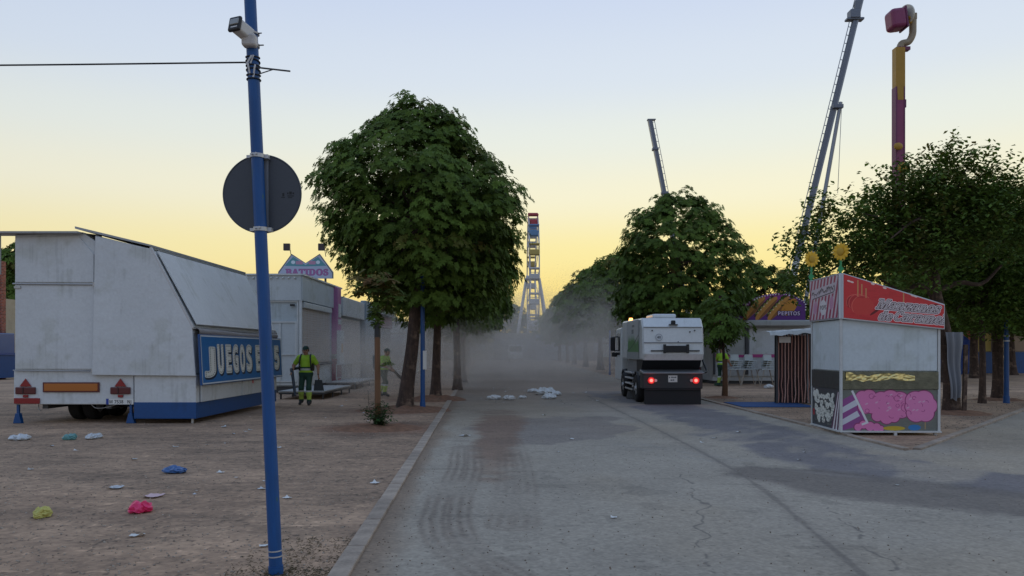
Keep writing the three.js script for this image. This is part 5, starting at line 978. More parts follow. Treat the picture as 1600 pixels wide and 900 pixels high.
{
  const { t, m, light } = rideArm('swing_ride_arm', 'shorter grey ride arm with ladder, above the tree behind the sweeper', V(21.2, 0, -90), V(15.75, 27.9, -90), 0.45, 1);
  mesh('end_plate', rbox(0.95, 0.12, 0.6, 0.03, -5.3, 27.95, 0), light, t);
  mesh('collar', [rbox(0.7, 0.3, 0.7, 0.05, -4.85, 24.6, 0), rbox(0.75, 0.3, 0.7, 0.05, -3.8, 19.6, 0)], m, t);
}
{
  const t = thing('tower_ride', 'magenta and yellow ride mast with a hooked arm carrying a round purple basket', 'ride', [29.4, 0, -60]);
  const magenta = mat([0.26, 0.04, 0.13], { map: stainTex, roughness: 0.45 }), magDark = mat([0.14, 0.02, 0.08], { roughness: 0.5 }), yellow = mat([0.45, 0.25, 0.02], { map: stainTex, roughness: 0.5 }), tan = mat([0.3, 0.24, 0.16], { roughness: 0.45 }), disc = mat([0.6, 0.58, 0.5], { roughness: 0.4 });
  mesh('mast', [box(0.68, 21.6, 0.6, 0, 10.8, 0)], magenta, t);
  mesh('mast_edge', [box(0.1, 21.6, 0.66, -0.3, 10.8, 0), box(0.08, 21.6, 0.66, 0.32, 10.8, 0)], magDark, t);
  mesh('mast_head', [box(0.7, 3.0, 0.62, 0.02, 23.1, 0), poly([[-0.2, 20.6], [0.25, 20.6], [0.25, 21.7], [-0.25, 21.7]], 0.64).translate(0, 0, -0.32)], yellow, t);
  mesh('side_pipe', [rod(V(0.45, 0, 0), V(0.45, 20.2, 0), 0.05), box(0.2, 0.6, 0.2, 0.46, 20.4, 0), box(0.9, 0.25, 0.5, 0.35, 24.55, 0)], magDark, t);
  mesh('hook_arm', tube([V(0.05, 24.4, 0), V(0.25, 24.95, 0), V(0.75, 25.1, 0), V(1.05, 25.6, 0), V(1.1, 26.4, 0), V(1.1, 27.2, 0)], 0.26, 30, 12), tan, t);
  mesh('arm_head', rbox(0.75, 0.5, 0.5, 0.06, 0.95, 27.0, 0), tan, t);
  const di = mesh('disc', cyl(0.75, 0.75, 0.12, 0, 0, 0, 0, 0, Math.PI / 2, 36), disc, t); di.position.set(0.55, 27.1, 0.1); di.rotation.y = 0.35; di.rotation.z = 0.1;
  mesh('hub', [ball(0.22, 0.08, -0.35, 0.3), ball(0.16, 0.05, -0.6, 0.25), ball(0.15, 0.1, -0.1, 0.3)], yellow, di);
  const b = mesh('basket', rbox(1.15, 1.5, 1.4, 0.3, 0, 0, 0), magenta, t); b.position.set(-0.25, 26.7, 0.1); b.rotation.z = 0.12;
  mesh('basket_rim', rbox(0.15, 1.6, 1.36, 0.06, 0.55, 0, 0), magDark, b);
  mesh('flower', [ball(0.5, 0.1, 15.4, 0.6, 1, 0.8, 0.4), ball(0.35, -0.3, 17, 0.6, 1, 0.8, 0.4)], yellow, t);
}
{
  const t = thing('ferris_wheel', 'big ferris wheel seen edge on at the end of the avenue, red cabin on top', 'ride', [3.95, 0, -150]);
  const m = mat([0.5, 0.5, 0.52], { roughness: 0.5 }), R = 12.2, cy = 15.4;
  for (const s of [-1, 1]) mesh('rim', new THREE.TorusGeometry(R - 0.8, 0.12, 8, 64).rotateY(Math.PI / 2).translate(s * 0.85, cy, 0), m, t);
  for (let k = 0; k < 16; k++) { const a = k / 16 * 6.283; mesh('spoke', [-1, 1].map((s) => bar(V(s * 0.3, cy, 0), V(s * 0.85, cy + Math.cos(a) * (R - 0.8), Math.sin(a) * (R - 0.8)), 0.1)).concat([bar(V(-0.85, cy + Math.cos(a) * (R - 0.8), Math.sin(a) * (R - 0.8)), V(0.85, cy + Math.cos(a) * (R - 0.8), Math.sin(a) * (R - 0.8)), 0.1)]), m, t); }
  mesh('hub', cyl(0.5, 0.5, 2.6, 0, cy, 0, 0, 0, Math.PI / 2), m, t);
  const cols = [[0.4, 0.05, 0.06], [0.12, 0.24, 0.42], [0.5, 0.5, 0.5], [0.45, 0.35, 0.1]].map((c) => mat(c, { roughness: 0.5 }));
  for (let k = 0; k < 16; k++) { const a = (k + 0.02) / 16 * 6.283, x = 0, y = cy + Math.cos(a) * (R - 0.8), z = Math.sin(a) * (R - 0.8); const g = mesh('gondola', [rbox(1.9, 1.0, 1.5, 0.2, x, y - 0.7, z), rbox(1.9, 0.3, 1.6, 0.1, x, y + 0.75, z), ...[-1, 1].flatMap((p) => [-1, 1].map((q) => bar(V(p * 0.85, y - 0.3, z + q * 0.65), V(p * 0.85, y + 0.7, z + q * 0.65), 0.08)))], cols[k < 2 ? 0 : k === 2 || k === 15 ? 1 : k % 5 === 3 ? 3 : 2], t); }
  for (const s of [-1, 1]) for (const q of [-1, 1]) mesh('support_leg', bar(V(s * 1.2, cy, 0), V(s * 3.6, 0, q * 5), 0.4), m, t);
}
// ---------------------------------------------------------------- blue pole in the foreground
{
  const lean = -0.186 / 4.11, t = thing('sign_pole', 'leaning blue pole in the foreground carrying the back of a round sign', 'pole', [-1.69, 0, -5.65]);
  const along = (y) => V(lean * y, y, 0);
  const paintTex = dataTex(256, 512, (u, v) => { const s = tileNoise(u * 6, v * 20, 6, 4), f = tileNoise(u * 50, v * 50, 50, 2), d = 0.86 + 0.2 * s + 0.08 * f, chip = sstep(0.78, 0.84, tileNoise(u * 12, v * 30, 12, 3)); return [6 * d + 60 * chip, 94 * d + 20 * chip, 164 * d - 50 * chip]; });
  const blue = mat([0.6, 0.62, 0.66], { map: paintTex, roughness: 0.5, bumpMap: bumpTex, bumpScale: 0.0015 });
  mesh('shaft', rod(along(0), along(5.4), 0.047, 0.04, 28), blue, t, true);
  mesh('foot_sleeve', rod(along(-0.02), along(0.06), 0.052, 0.052, 28), blue, t, true);
  mesh('weld_ring', [rod(along(0.125), along(0.134), 0.0492, 0.0492, 28), rod(along(0.165), along(0.174), 0.0492, 0.0492, 28)], galvanised, t);
  // round sign, its back towards us
  const dTex = canvasTex(512, 512, (c) => { c.fillStyle = '#59606a'; c.fillRect(0, 0, 512, 512); for (let i = 0; i < 3000; i++) { c.fillStyle = `rgba(${rnd() < 0.5 ? '60,66,74' : '110,118,126'},0.08)`; c.fillRect(rnd() * 512, rnd() * 512, 24 * rnd(), 4 * rnd() + 1); } c.fillStyle = '#23272d'; c.fillRect(392, 250, 14, 22); c.fillRect(385, 276, 26, 6); c.font = 'bold 22px sans-serif'; for (const [x, y, w, h] of [[424, 246, 10, 12], [438, 240, 18, 20], [460, 246, 12, 12], [426, 266, 44, 7], [430, 278, 30, 6]]) c.fillRect(x, y, w, h); });
  const sc = along(2.735), R = 0.28, back = mat([0.55, 0.55, 0.55], { map: dTex, roughness: 0.45, metalness: 0.35 });
  const s = mesh('round_sign', cyl(R, R, 0.004, 0, 0, 0, Math.PI / 2, 0, 0, 72), mat([0.5, 0.5, 0.5], { roughness: 0.5 }), t); s.position.set(sc.x + 0.004, sc.y, -0.062);
  mesh('sign_back', new THREE.CircleGeometry(R - 0.004, 72).translate(0, 0, 0.0035), back, s, true);
  mesh('folded_rim', new THREE.TorusGeometry(R, 0.007, 8, 80), back, s);
  mesh('stiffener', box(0.03, R * 1.94, 0.012, 0.035, 0, 0.012), mat([0.2, 0.22, 0.25], { roughness: 0.5, metalness: 0.3 }), s);
  for (const y of [2.995, 2.47]) { const p = along(y); mesh('clamp', [rod(V(p.x, y - 0.014, 0), V(p.x, y + 0.014, 0), 0.051, 0.051, 24), box(0.05, 0.028, 0.05, p.x + 0.05, y, -0.03), cyl(0.006, 0.006, 0.03, p.x - 0.02, y, 0.055, Math.PI / 2), cyl(0.008, 0.008, 0.02, p.x + 0.01, y + 0.006, 0.055, Math.PI / 2), box(0.03, 0.02, 0.02, p.x - 0.066, y, -0.02)], galvanised, t); }
  // small camera strapped on
  const cp = along(3.84), cam = thing('surveillance_camera', 'small white box camera strapped high on the blue pole', 'camera', [-1.69 + cp.x, cp.y, -5.65]);
  mesh('housing', rbox(0.085, 0.095, 0.15, 0.02, 0, 0, 0, -0.22, -0.42), mat([0.55, 0.54, 0.52], { roughness: 0.45 }), cam).position.set(-0.035, 0.02, 0.08);
  const fr = mesh('front_bezel', rbox(0.105, 0.11, 0.03, 0.016, 0, 0, 0, -0.22, -0.42), blackPlastic, cam); fr.position.set(-0.067, 0.037, 0.152);
  mesh('front_glass', rbox(0.075, 0.045, 0.012, 0.006, 0, 0.012, 0.016, -0.22, -0.42), mat([0.25, 0.26, 0.25], { roughness: 0.15, clearcoat: 0.8 }), fr);
  mesh('led_strip', rbox(0.06, 0.012, 0.01, 0.003, 0, -0.026, 0.018, -0.22, -0.42), mat([0.6, 0.6, 0.58], { roughness: 0.3 }), fr);
  mesh('bracket', [rbox(0.1, 0.09, 0.08, 0.02, 0.0, -0.04, 0.05), cyl(0.055, 0.055, 0.02, 0, -0.055, 0), cyl(0.053, 0.053, 0.012, 0, 0.03, 0)], mat([0.5, 0.48, 0.46], { roughness: 0.5 }), cam);
  mesh('strap_end', [bar(V(0.05, -0.055, 0.01), V(0.09, -0.058, 0.02), 0.008), bar(V(0.05, 0.03, 0.01), V(0.075, 0.028, 0.02), 0.008)], blackPlastic, cam);
  // tape scraps, wire and rod
  reseed(3);
  for (let k = 0; k < 6; k++) { const y = 3.7 - k * 0.032, p = along(y), q = mesh('tape_wrap', new THREE.TorusGeometry(0.0475, 0.005, 6, 24).rotateX(Math.PI / 2 + rr(-0.2, 0.2)), blackPlastic, t); q.position.set(p.x, y, 0); }
  const scrap = mat([0.6, 0.62, 0.64], { roughness: 0.6, side: THREE.DoubleSide });
  for (const [x, y, rz, l] of [[-0.012, 3.665, -0.7, 0.075], [0.01, 3.67, -0.5, 0.06], [-0.015, 3.6, 0.1, 0.08], [0.022, 3.585, -0.25, 0.09]]) { const p = along(y), g = new THREE.PlaneGeometry(0.013, l, 1, 6), q = g.attributes.position; for (let i = 0; i < q.count; i++) q.setZ(i, 0.01 * Math.sin(q.getY(i) * 40)); g.computeVertexNormals(); const o = mesh('tape_scrap', g, scrap, t); o.position.set(p.x + x, y, 0.054); o.rotation.z = rz; }
  const w0 = along(3.655), wire = mesh('cable', tube([V(-1.69 + w0.x - 0.04, w0.y, -5.62), V(-3.65, w0.y - 0.02, -5.62), V(-6, w0.y - 0.03, -5.62), V(-9.5, w0.y + 0.05, -5.62)], 0.006, 40, 6), blackPlastic); tag(wire, 'thin dark cable running left from the blue pole', 'cable');
  mesh('rod_bracket', [rod(V(w0.x + 0.03, 3.62, 0.03), V(w0.x + 0.28, 3.585, 0.05), 0.006), rod(V(w0.x + 0.03, 3.565, 0.03), V(w0.x + 0.165, 3.602, 0.045), 0.004)], darkGrey, t);
}
// ---------------------------------------------------------------- people
// a field of tapered capsules joined with a smooth minimum, meshed on a grid
function fieldMesh(bones, center, half, res, k) {
  const mc = new MarchingCubes(res, new THREE.MeshBasicMaterial(), false, false, 400000), f = mc.field, hs = res / 2; mc.isolation = 0;
  const pre = bones.map((b) => { const [a, c, r0, r1, tagName] = b, d = [c[0] - a[0], c[1] - a[1], c[2] - a[2]]; return { a, d, l2: d[0] * d[0] + d[1] * d[1] + d[2] * d[2] || 1e-9, r0, r1, tagName }; });
  const dist = (b, x, y, z) => { const px = x - b.a[0], py = y - b.a[1], pz = z - b.a[2]; let t = (px * b.d[0] + py * b.d[1] + pz * b.d[2]) / b.l2; t = t < 0 ? 0 : t > 1 ? 1 : t; const ex = px - t * b.d[0], ey = py - t * b.d[1], ez = pz - t * b.d[2]; return Math.sqrt(ex * ex + ey * ey + ez * ez) - (b.r0 + (b.r1 - b.r0) * t); };
  for (let iz = 0; iz < res; iz++) for (let iy = 0; iy < res; iy++) for (let ix = 0; ix < res; ix++) {
    const x = center[0] + (ix - hs) / hs * half, y = center[1] + (iy - hs) / hs * half, z = center[2] + (iz - hs) / hs * half;
    let d = 1;
    for (const b of pre) { const e = dist(b, x, y, z); if (e > d + k) continue; const h = Math.max(k - Math.abs(d - e), 0) / k; d = Math.min(d, e) - h * h * k * 0.25; }
    f[ix + iy * res + iz * res * res] = -d;
  }
  mc.update();
  const n = mc.count, g = new THREE.BufferGeometry(), p = new Float32Array(n * 3);
  for (let i = 0; i < n; i++) for (let c = 0; c < 3; c++) p[i * 3 + c] = center[c] + mc.positionArray[i * 3 + c] * half;
  g.setAttribute('position', new THREE.BufferAttribute(p, 3));
  const m = mergeVertices(g, 1e-5); m.computeVertexNormals();
  const near = (x, y, z) => { let best = 9, w = null; for (const b of pre) { const e = dist(b, x, y, z); if (e < best) { best = e; w = b.tagName; } } return w; };
  return { geo: m, near };
}
const LIME = [0.3, 0.52, 0.03], DARKGREEN = [0.012, 0.05, 0.032], SKIN = [0.36, 0.2, 0.13], BOOT = [0.03, 0.03, 0.032], SILVER = [0.5, 0.52, 0.5], BEIGE = [0.3, 0.3, 0.26];
function handBones(w, dir, side, n) {   // wrist, finger direction, side of the thumb, palm normal (fingers curl towards it)
  const A = (f, s, q) => [w[0] + dir[0] * f + side[0] * s + n[0] * q, w[1] + dir[1] * f + side[1] * s + n[1] * q, w[2] + dir[2] * f + side[2] * s + n[2] * q];
  const B = []; for (const [s, q] of [[0.028, 0], [0.01, 0], [-0.01, 0], [-0.028, 0]]) B.push([A(0, s * 0.5, q), A(0.085, s, q), 0.016, 0.012, 'skin']);
  [[0.03, 0.068], [0.01, 0.078], [-0.011, 0.072], [-0.031, 0.056]].forEach(([s, l]) => { B.push([A(0.085, s, 0), A(0.085 + l * 0.5, s * 1.05, 0.012), 0.0105, 0.0095, 'skin'], [A(0.085 + l * 0.5, s * 1.05, 0.012), A(0.085 + l * 0.78, s * 1.05, 0.045), 0.0095, 0.008, 'skin']); });
  B.push([A(0.02, 0.03, 0), A(0.055, 0.06, 0.015), 0.013, 0.011, 'skin'], [A(0.055, 0.06, 0.015), A(0.09, 0.058, 0.035), 0.011, 0.009, 'skin']); return B;
}
function person(label, pos, turn, pose, opts = {}) {
  const t = thing('person', label, 'person', pos, turn);
  const { hip, chest, neck, head, shoulder, elbow, wrist, knee, ankle, toe } = pose, mid = (a, b, k) => a.map((v, i) => v + (b[i] - v) * k);
  const bones = [];
  const hipL = hip.map((v, i) => v + [-0.095, -0.02, 0][i]), hipR = hip.map((v, i) => v + [0.095, -0.02, 0][i]);
  bones.push([mid(hip, [hip[0] - 0.09, hip[1], hip[2]], 1), [hip[0] + 0.09, hip[1], hip[2]], 0.115, 0.115, 'leg'], [hip, chest, 0.15, 0.155, 'torso'], [[chest[0] - 0.07, chest[1], chest[2]], [chest[0] + 0.07, chest[1], chest[2]], 0.135, 0.135, 'torso'], [mid(hip, chest, 0.35), mid(hip, chest, 0.6).map((v, i) => v + [0, 0, 0.03][i]), 0.15, 0.15, 'torso'], [[shoulder[0][0] * 0.8 + chest[0] * 0.2, shoulder[0][1], shoulder[0][2]], [shoulder[1][0] * 0.8 + chest[0] * 0.2, shoulder[1][1], shoulder[1][2]], 0.075, 0.075, 'torso'], [neck, head, 0.058, 0.055, 'skin']);
  for (const s of [0, 1]) {
    const h = s ? hipR : hipL;
    bones.push([h, knee[s], 0.098, 0.068, 'leg'], [knee[s], mid(knee[s], ankle[s], 0.35), 0.072, 0.074, 'leg'], [mid(knee[s], ankle[s], 0.35), ankle[s], 0.074, 0.06, 'leg'], [ankle[s], toe[s], 0.05, 0.042, 'boot'], [ankle[s].map((v, i) => v + [0, -0.03, -0.02][i]), ankle[s], 0.045, 0.05, 'boot']);
    bones.push([shoulder[s], mid(shoulder[s], elbow[s], 0.6), 0.072, 0.068, 'sleeve'], [mid(shoulder[s], elbow[s], 0.6), elbow[s], 0.05, 0.043, opts.longSleeve ? 'sleeve' : 'skin'], [elbow[s], wrist[s], 0.043, 0.03, opts.longSleeve ? 'sleeve' : 'skin']);
  }
  const cm = [hip[0], 0.9, hip[2]], body = fieldMesh(bones, cm, 1.0, 136, 0.05);
  // head: skull, jaw, nose, ears
  const hd = head, f = opts.face ?? [0, 0, 1], rgt = [f[2], 0, -f[0]], H = (r, u, w) => [hd[0] + rgt[0] * r + f[0] * w, hd[1] + u, hd[2] + rgt[2] * r + f[2] * w];
  const headF = fieldMesh([[H(0, 0.035, -0.02), H(0, 0.03, 0.015), 0.088, 0.083, 'skin'], [H(0, -0.05, 0.03), H(0, -0.075, 0.05), 0.058, 0.04, 'skin'], [H(-0.03, -0.04, 0.05), H(0.03, -0.04, 0.05), 0.045, 0.045, 'skin'], [H(0, 0.01, 0.093), H(0, -0.022, 0.11), 0.01, 0.014, 'skin'], [H(-0.025, -0.052, 0.092), H(0.025, -0.052, 0.092), 0.008, 0.008, 'lips'], [H(-0.088, 0.015, -0.01), H(-0.09, -0.025, -0.005), 0.016, 0.012, 'skin'], [H(0.088, 0.015, -0.01), H(0.09, -0.025, -0.005), 0.016, 0.012, 'skin'], [H(-0.032, 0.012, 0.084), H(-0.03, 0.012, 0.085), 0.012, 0.012, 'eye'], [H(0.032, 0.012, 0.084), H(0.03, 0.012, 0.085), 0.012, 0.012, 'eye']], hd, 0.17, 80, 0.02);
  const hands = [0, 1].map((s) => { const w = wrist[s], e = elbow[s], d = w.map((v, i) => v - e[i]), l = Math.hypot(...d), dir = opts.handDir?.[s] ?? d.map((v) => v / l), side = opts.handSide?.[s] ?? [0, 0, 1], n = V(...dir).cross(V(...side)).multiplyScalar(s ? -1 : 1).normalize().toArray(); return fieldMesh(handBones(w, dir, side, n), w.map((v, i) => v + dir[i] * 0.09), 0.14, 72, 0.008); });
  const paint = (r, y) => { if (r === 'skin') return opts.skin ?? SKIN; if (r === 'lips') return [0.28, 0.1, 0.08]; if (r === 'eye') return [0.05, 0.04, 0.035]; if (r === 'boot') return BOOT; if (r === 'torso' || r === 'sleeve') return y < hip[1] + 0.03 ? DARKGREEN : y < hip[1] + 0.1 ? LIME : y < hip[1] + 0.15 ? SILVER : y < hip[1] + 0.2 ? DARKGREEN : LIME; const ky = (knee[0][1] + knee[1][1]) / 2 - 0.06; return y > hip[1] + 0.03 ? LIME : y > ky ? DARKGREEN : y > ky - 0.05 ? SILVER : y > 0.17 ? [0.36, 0.5, 0.08] : DARKGREEN; };
  const geos = [body, headF, ...hands].map(({ geo, near }) => { const p = geo.attributes.position, c = new Float32Array(p.count * 3); for (let i = 0; i < p.count; i++) c.set(paint(near(p.getX(i), p.getY(i), p.getZ(i)), p.getY(i)), i * 3); geo.setAttribute('color', new THREE.BufferAttribute(c, 3)); return geo; });
  mesh('body', mergeGeometries(geos), mat([1, 1, 1], { vertexColors: true, roughness: 0.8 }), t);
  // cap and hair
  const capM = mat(opts.cap ?? [0.01, 0.04, 0.028], { roughness: 0.8 });
  const cap = mesh('cap', [new THREE.SphereGeometry(0.106, 24, 14, 0, 6.283, 0, 1.55).scale(0.92, 1.0, 1.06), poly([[-0.07, 0], [0.07, 0], [0.055, 0.08], [0, 0.1], [-0.055, 0.08]], 0.01, 0.003).rotateX(Math.PI / 2 + 0.15).translate(0, 0.012, 0.09)], capM, t); cap.position.set(hd[0], hd[1] + 0.042, hd[2]); cap.rotation.y = Math.atan2(f[0], f[2]);
  const hair = mesh('hair', new THREE.SphereGeometry(0.094, 20, 12, Math.PI * 0.9, Math.PI * 1.2, 1.2, 0.75).rotateY(0), mat([0.02, 0.015, 0.012], { roughness: 0.9 }), t); hair.position.set(hd[0], hd[1] + 0.025, hd[2] - 0.006); hair.rotation.y = Math.atan2(f[0], f[2]) + Math.PI;
  return t;
}
{ // worker walking towards us with a backpack blower
  const P = { hip: [0, 0.93, 0], chest: [0.0, 1.32, 0.02], neck: [0, 1.46, 0.02], head: [0.0, 1.6, 0.05], shoulder: [[-0.2, 1.4, 0.01], [0.2, 1.4, 0.01]], elbow: [[-0.36, 1.16, -0.05], [0.34, 1.14, -0.05]], wrist: [[-0.37, 0.99, 0.14], [0.36, 0.9, 0.06]], knee: [[-0.13, 0.5, 0.06], [0.1, 0.5, 0.14]], ankle: [[-0.16, 0.13, -0.14], [0.11, 0.1, 0.12]], toe: [[-0.18, 0.045, 0.0], [0.12, 0.045, 0.27]] };
  const at = [-6.06, 0, -23.2];
  const t = person('worker in green hi-vis clothes and white face mask walking towards the viewer', at, 0.1, P);
  mesh('face_mask', ball(0.062, 0, 1.562, 0.118, 1, 0.78, 0.5), mat([0.6, 0.6, 0.58], { roughness: 0.8 }), t);
  const b = thing('leaf_blower', 'dark backpack leaf blower with tube, worn by the walking worker', 'blower', at, 0.1);
  mesh('backpack', rbox(0.4, 0.5, 0.22, 0.06, 0, 1.24, -0.27), mat([0.03, 0.035, 0.03], { roughness: 0.6 }), b);
  for (const s of [-1, 1]) mesh('strap', tube([V(s * 0.13, 1.46, -0.14), V(s * 0.135, 1.49, 0.02), V(s * 0.145, 1.4, 0.15), V(s * 0.165, 1.2, 0.185), V(s * 0.17, 1.05, 0.12), V(s * 0.15, 1.02, -0.14)], 0.022, 24, 8), blackPlastic, b);
  mesh('blower_tube', [rod(V(-0.37, 0.99, 0.17), V(-0.24, 0.3, 0.42), 0.045, 0.04, 14), tube([V(-0.2, 1.1, -0.25), V(-0.42, 1.06, -0.1), V(-0.41, 1.04, 0.08), V(-0.37, 0.97, 0.18)], 0.045, 20, 10)], mat([0.035, 0.045, 0.06], { roughness: 0.5 }), b);
  mesh('handle', [rod(V(-0.37, 1.08, 0.14), V(-0.37, 0.95, 0.19), 0.018)], blackPlastic, b);
  const p = thing('dustpan', 'dark long-handled dustpan hanging from the walking worker\'s hand', 'dustpan', at, 0.1);
  mesh('pan', poly([[0.2, 0.42], [0.5, 0.42], [0.44, 0.74], [0.24, 0.74]], 0.05, 0.008).translate(0.02, 0, -0.02), mat([0.02, 0.03, 0.035], { roughness: 0.6 }), p);
  mesh('handle', rod(V(0.37, 0.72, 0.02), V(0.37, 0.92, 0.1), 0.016), blackPlastic, p);
}
{ // second worker inside the dust, walking to the right
  const P = { hip: [0, 0.9, 0], chest: [0.0, 1.27, 0.06], neck: [0, 1.41, 0.09], head: [0.0, 1.54, 0.14], shoulder: [[-0.2, 1.35, 0.06], [0.2, 1.35, 0.06]], elbow: [[-0.27, 1.1, 0.14], [0.28, 1.08, 0.1]], wrist: [[-0.2, 0.98, 0.36], [0.26, 0.88, 0.28]], knee: [[-0.1, 0.5, 0.16], [0.1, 0.49, 0.0]], ankle: [[-0.1, 0.12, 0.1], [0.1, 0.14, -0.24]], toe: [[-0.11, 0.045, 0.26], [0.11, 0.05, -0.12]] };
  const at = [-4.5, 0, -27.6], turn = 1.2;
  person('worker in hi-vis clothes half hidden by dust behind the sapling', at, turn, P);
  const b = thing('leaf_blower', 'backpack leaf blower worn by the worker in the dust', 'blower', at, turn);
  mesh('backpack', rbox(0.4, 0.5, 0.22, 0.06, 0, 1.2, -0.22), mat([0.04, 0.07, 0.09], { roughness: 0.6 }), b);
  mesh('blower_tube', [rod(V(0.27, 0.86, 0.3), V(0.22, 0.3, 0.95), 0.05, 0.04, 14), tube([V(0.1, 1.0, -0.25), V(0.36, 0.95, -0.05), V(0.33, 0.9, 0.15), V(0.27, 0.86, 0.3)], 0.045, 20, 10)], mat([0.05, 0.04, 0.035], { roughness: 0.6 }), b);
}
{ // worker standing by the young tree on the right, turned away
  const P = { hip: [0, 0.95, 0], chest: [0.02, 1.33, 0.05], neck: [0.03, 1.47, 0.08], head: [0.04, 1.61, 0.12], shoulder: [[-0.18, 1.41, 0.05], [0.22, 1.41, 0.05]], elbow: [[-0.28, 1.16, 0.12], [0.33, 1.15, 0.14]], wrist: [[-0.22, 1.0, 0.34], [0.26, 1.02, 0.37]], knee: [[-0.11, 0.52, 0.05], [0.11, 0.52, 0.03]], ankle: [[-0.13, 0.1, 0], [0.14, 0.1, -0.03]], toe: [[-0.15, 0.045, 0.14], [0.17, 0.045, 0.12]] };
  const at = [9.35, 0, -35.2], turn = 2.3;
  person('worker in hi-vis clothes standing behind the young tree by the tables', at, turn, P, { cap: [0.012, 0.012, 0.014] });
  const b = thing('broom', 'long broom held by the worker near the folding tables', 'broom', at, turn);
  mesh('handle', rod(V(-0.16, 1.3, 0.38), V(0.42, 0.06, 0.42), 0.016), wood, b);
  mesh('head', rbox(0.4, 0.1, 0.08, 0.02, 0.44, 0.055, 0.42), mat([0.04, 0.1, 0.05]), b);
}
// ---------------------------------------------------------------- litter
reseed(404);
function crumple(w, d, h, bag) {
  const s = rr(0, 99);
  if (bag) {   // a crushed hollow bag: lumpy, creased, resting on the ground
    const g = new THREE.SphereGeometry(0.5, 26, 16), p = g.attributes.position;
    for (let i = 0; i < p.count; i++) { const x = p.getX(i), y = p.getY(i), z = p.getZ(i), a = Math.atan2(z, x), k = 0.7 + 0.55 * vnoise(Math.cos(a) * 2.2 + s, Math.sin(a) * 2.2 + s) - 0.35 * Math.abs(2 * vnoise(Math.cos(a) * 5 + s, Math.sin(a) * 5 + y * 6) - 1); p.setXYZ(i, x * w * 1.25 * k, Math.max(0.002, (y + 0.3) * h * (0.7 + 0.8 * vnoise(x * 7 + s, z * 7))), z * d * 1.25 * k); }
    const f = g.toNonIndexed(); f.computeVertexNormals(); return f;
  }
  // a sheet with a bend, a fold and one lifted corner
  const g = new THREE.PlaneGeometry(w, d, 8, 6).rotateX(-Math.PI / 2), p = g.attributes.position, f0 = rr(-0.2, 0.2), tilt = rr(0.2, 1), cut = rr(-0.25, 0.25);
  for (let i = 0; i < p.count; i++) { const u = p.getX(i) / w, v = p.getZ(i) / d; p.setXYZ(i, w * (u + cut * v * 0.6) * (1 - 0.15 * vnoise(v * 5 + s, 1)), 0.003 + h * (0.35 * Math.abs(u - f0) * tilt + 0.5 * Math.max(0, u + v - 0.35) ** 2 * 3 + 0.18 * vnoise(u * 6 + s, v * 6)), d * v * (1 - 0.2 * vnoise(u * 5 + s, 7))); }
  g.computeVertexNormals(); return g;
}
const paper = (c, o = {}) => mat(c, { roughness: 0.75, side: THREE.DoubleSide, ...o });
const P_white = paper([0.62, 0.62, 0.6]), P_clear = paper([0.5, 0.53, 0.55], { roughness: 0.25 }), P_grey = paper([0.4, 0.4, 0.38]);
function litter(name, label, category, x, z, w, d, h, m, y = 0.008) { const o = mesh(name, crumple(w, d, h, /bag|sheet|wrapper|can/.test(name)), m); o.position.set(x, y, z); o.rotation.y = rr(0, 6.28); tag(o, label, category); return o; }
litter('plastic_bag', 'crumpled bright pink plastic bag on the dirt', 'bag', -3.68, -7.8, 0.26, 0.2, 0.11, paper([0.72, 0.03, 0.14], { roughness: 0.4 }));
litter('paper_plate', 'pinkish white torn carton on the dirt above the pink bag', 'carton', -3.92, -8.6, 0.22, 0.2, 0.07, paper([0.6, 0.42, 0.44]));
litter('plastic_bag', 'crumpled pale yellow plastic glove on the dirt near the left edge', 'glove', -4.5, -7.55, 0.17, 0.14, 0.1, paper([0.5, 0.47, 0.14]));
litter('snack_wrapper', 'blue crinkled wrapper lying on the dirt left of the pole', 'wrapper', -4.4, -10.3, 0.26, 0.2, 0.09, paper([0.05, 0.13, 0.32], { roughness: 0.3 }));
litter('plastic_tray', 'clear plastic tray on the dirt left of the pink carton', 'tray', -4.6, -9.15, 0.2, 0.16, 0.06, P_clear);
litter('drinks_can', 'crushed teal and white can on the dirt before the trailer', 'can', -7.9, -14.1, 0.2, 0.14, 0.12, paper([0.12, 0.3, 0.3], { roughness: 0.3 }));
litter('plastic_bag', 'thin clear plastic bag beside the crushed can', 'bag', -7.6, -14.3, 0.34, 0.2, 0.1, P_clear);
litter('plastic_bag', 'clump of clear plastic at the far left of the dirt lot', 'bag', -8.8, -14.1, 0.3, 0.26, 0.1, P_clear);
litter('paper_scrap', 'creased white paper lying on the road near the left kerb', 'paper', -0.88, -14.7, 0.2, 0.16, 0.06, P_white, 0.012);
for (const [x, z, w, label] of [[-0.6, -25.8, 0.5, 'large crumpled white bag standing on the road, leftmost of the litter heap'], [-0.1, -25.6, 0.5, 'flat white bag beside the leftmost bag on the road'], [0.35, -26.4, 0.3, 'upright torn white sheet in the middle of the road litter'], [1.25, -26.2, 0.55, 'crumpled white sheet at the front of the road litter heap'], [1.2, -28.6, 0.9, 'widest heap of white plastic sheet on the dusty road'], [1.6, -28.2, 0.5, 'white plastic sheet at the right of the road litter heap'], [0.85, -30.2, 0.45, 'white plastic sheet at the back of the road litter heap']]) { const o = litter('plastic_sheet', label, 'litter', x, z, w, w * 0.7, w * 0.3, P_white, 0.012); }
litter('plastic_bag', 'white bag lying on the ground before the folding tables', 'bag', 10.9, -33.5, 0.4, 0.3, 0.18, P_white);
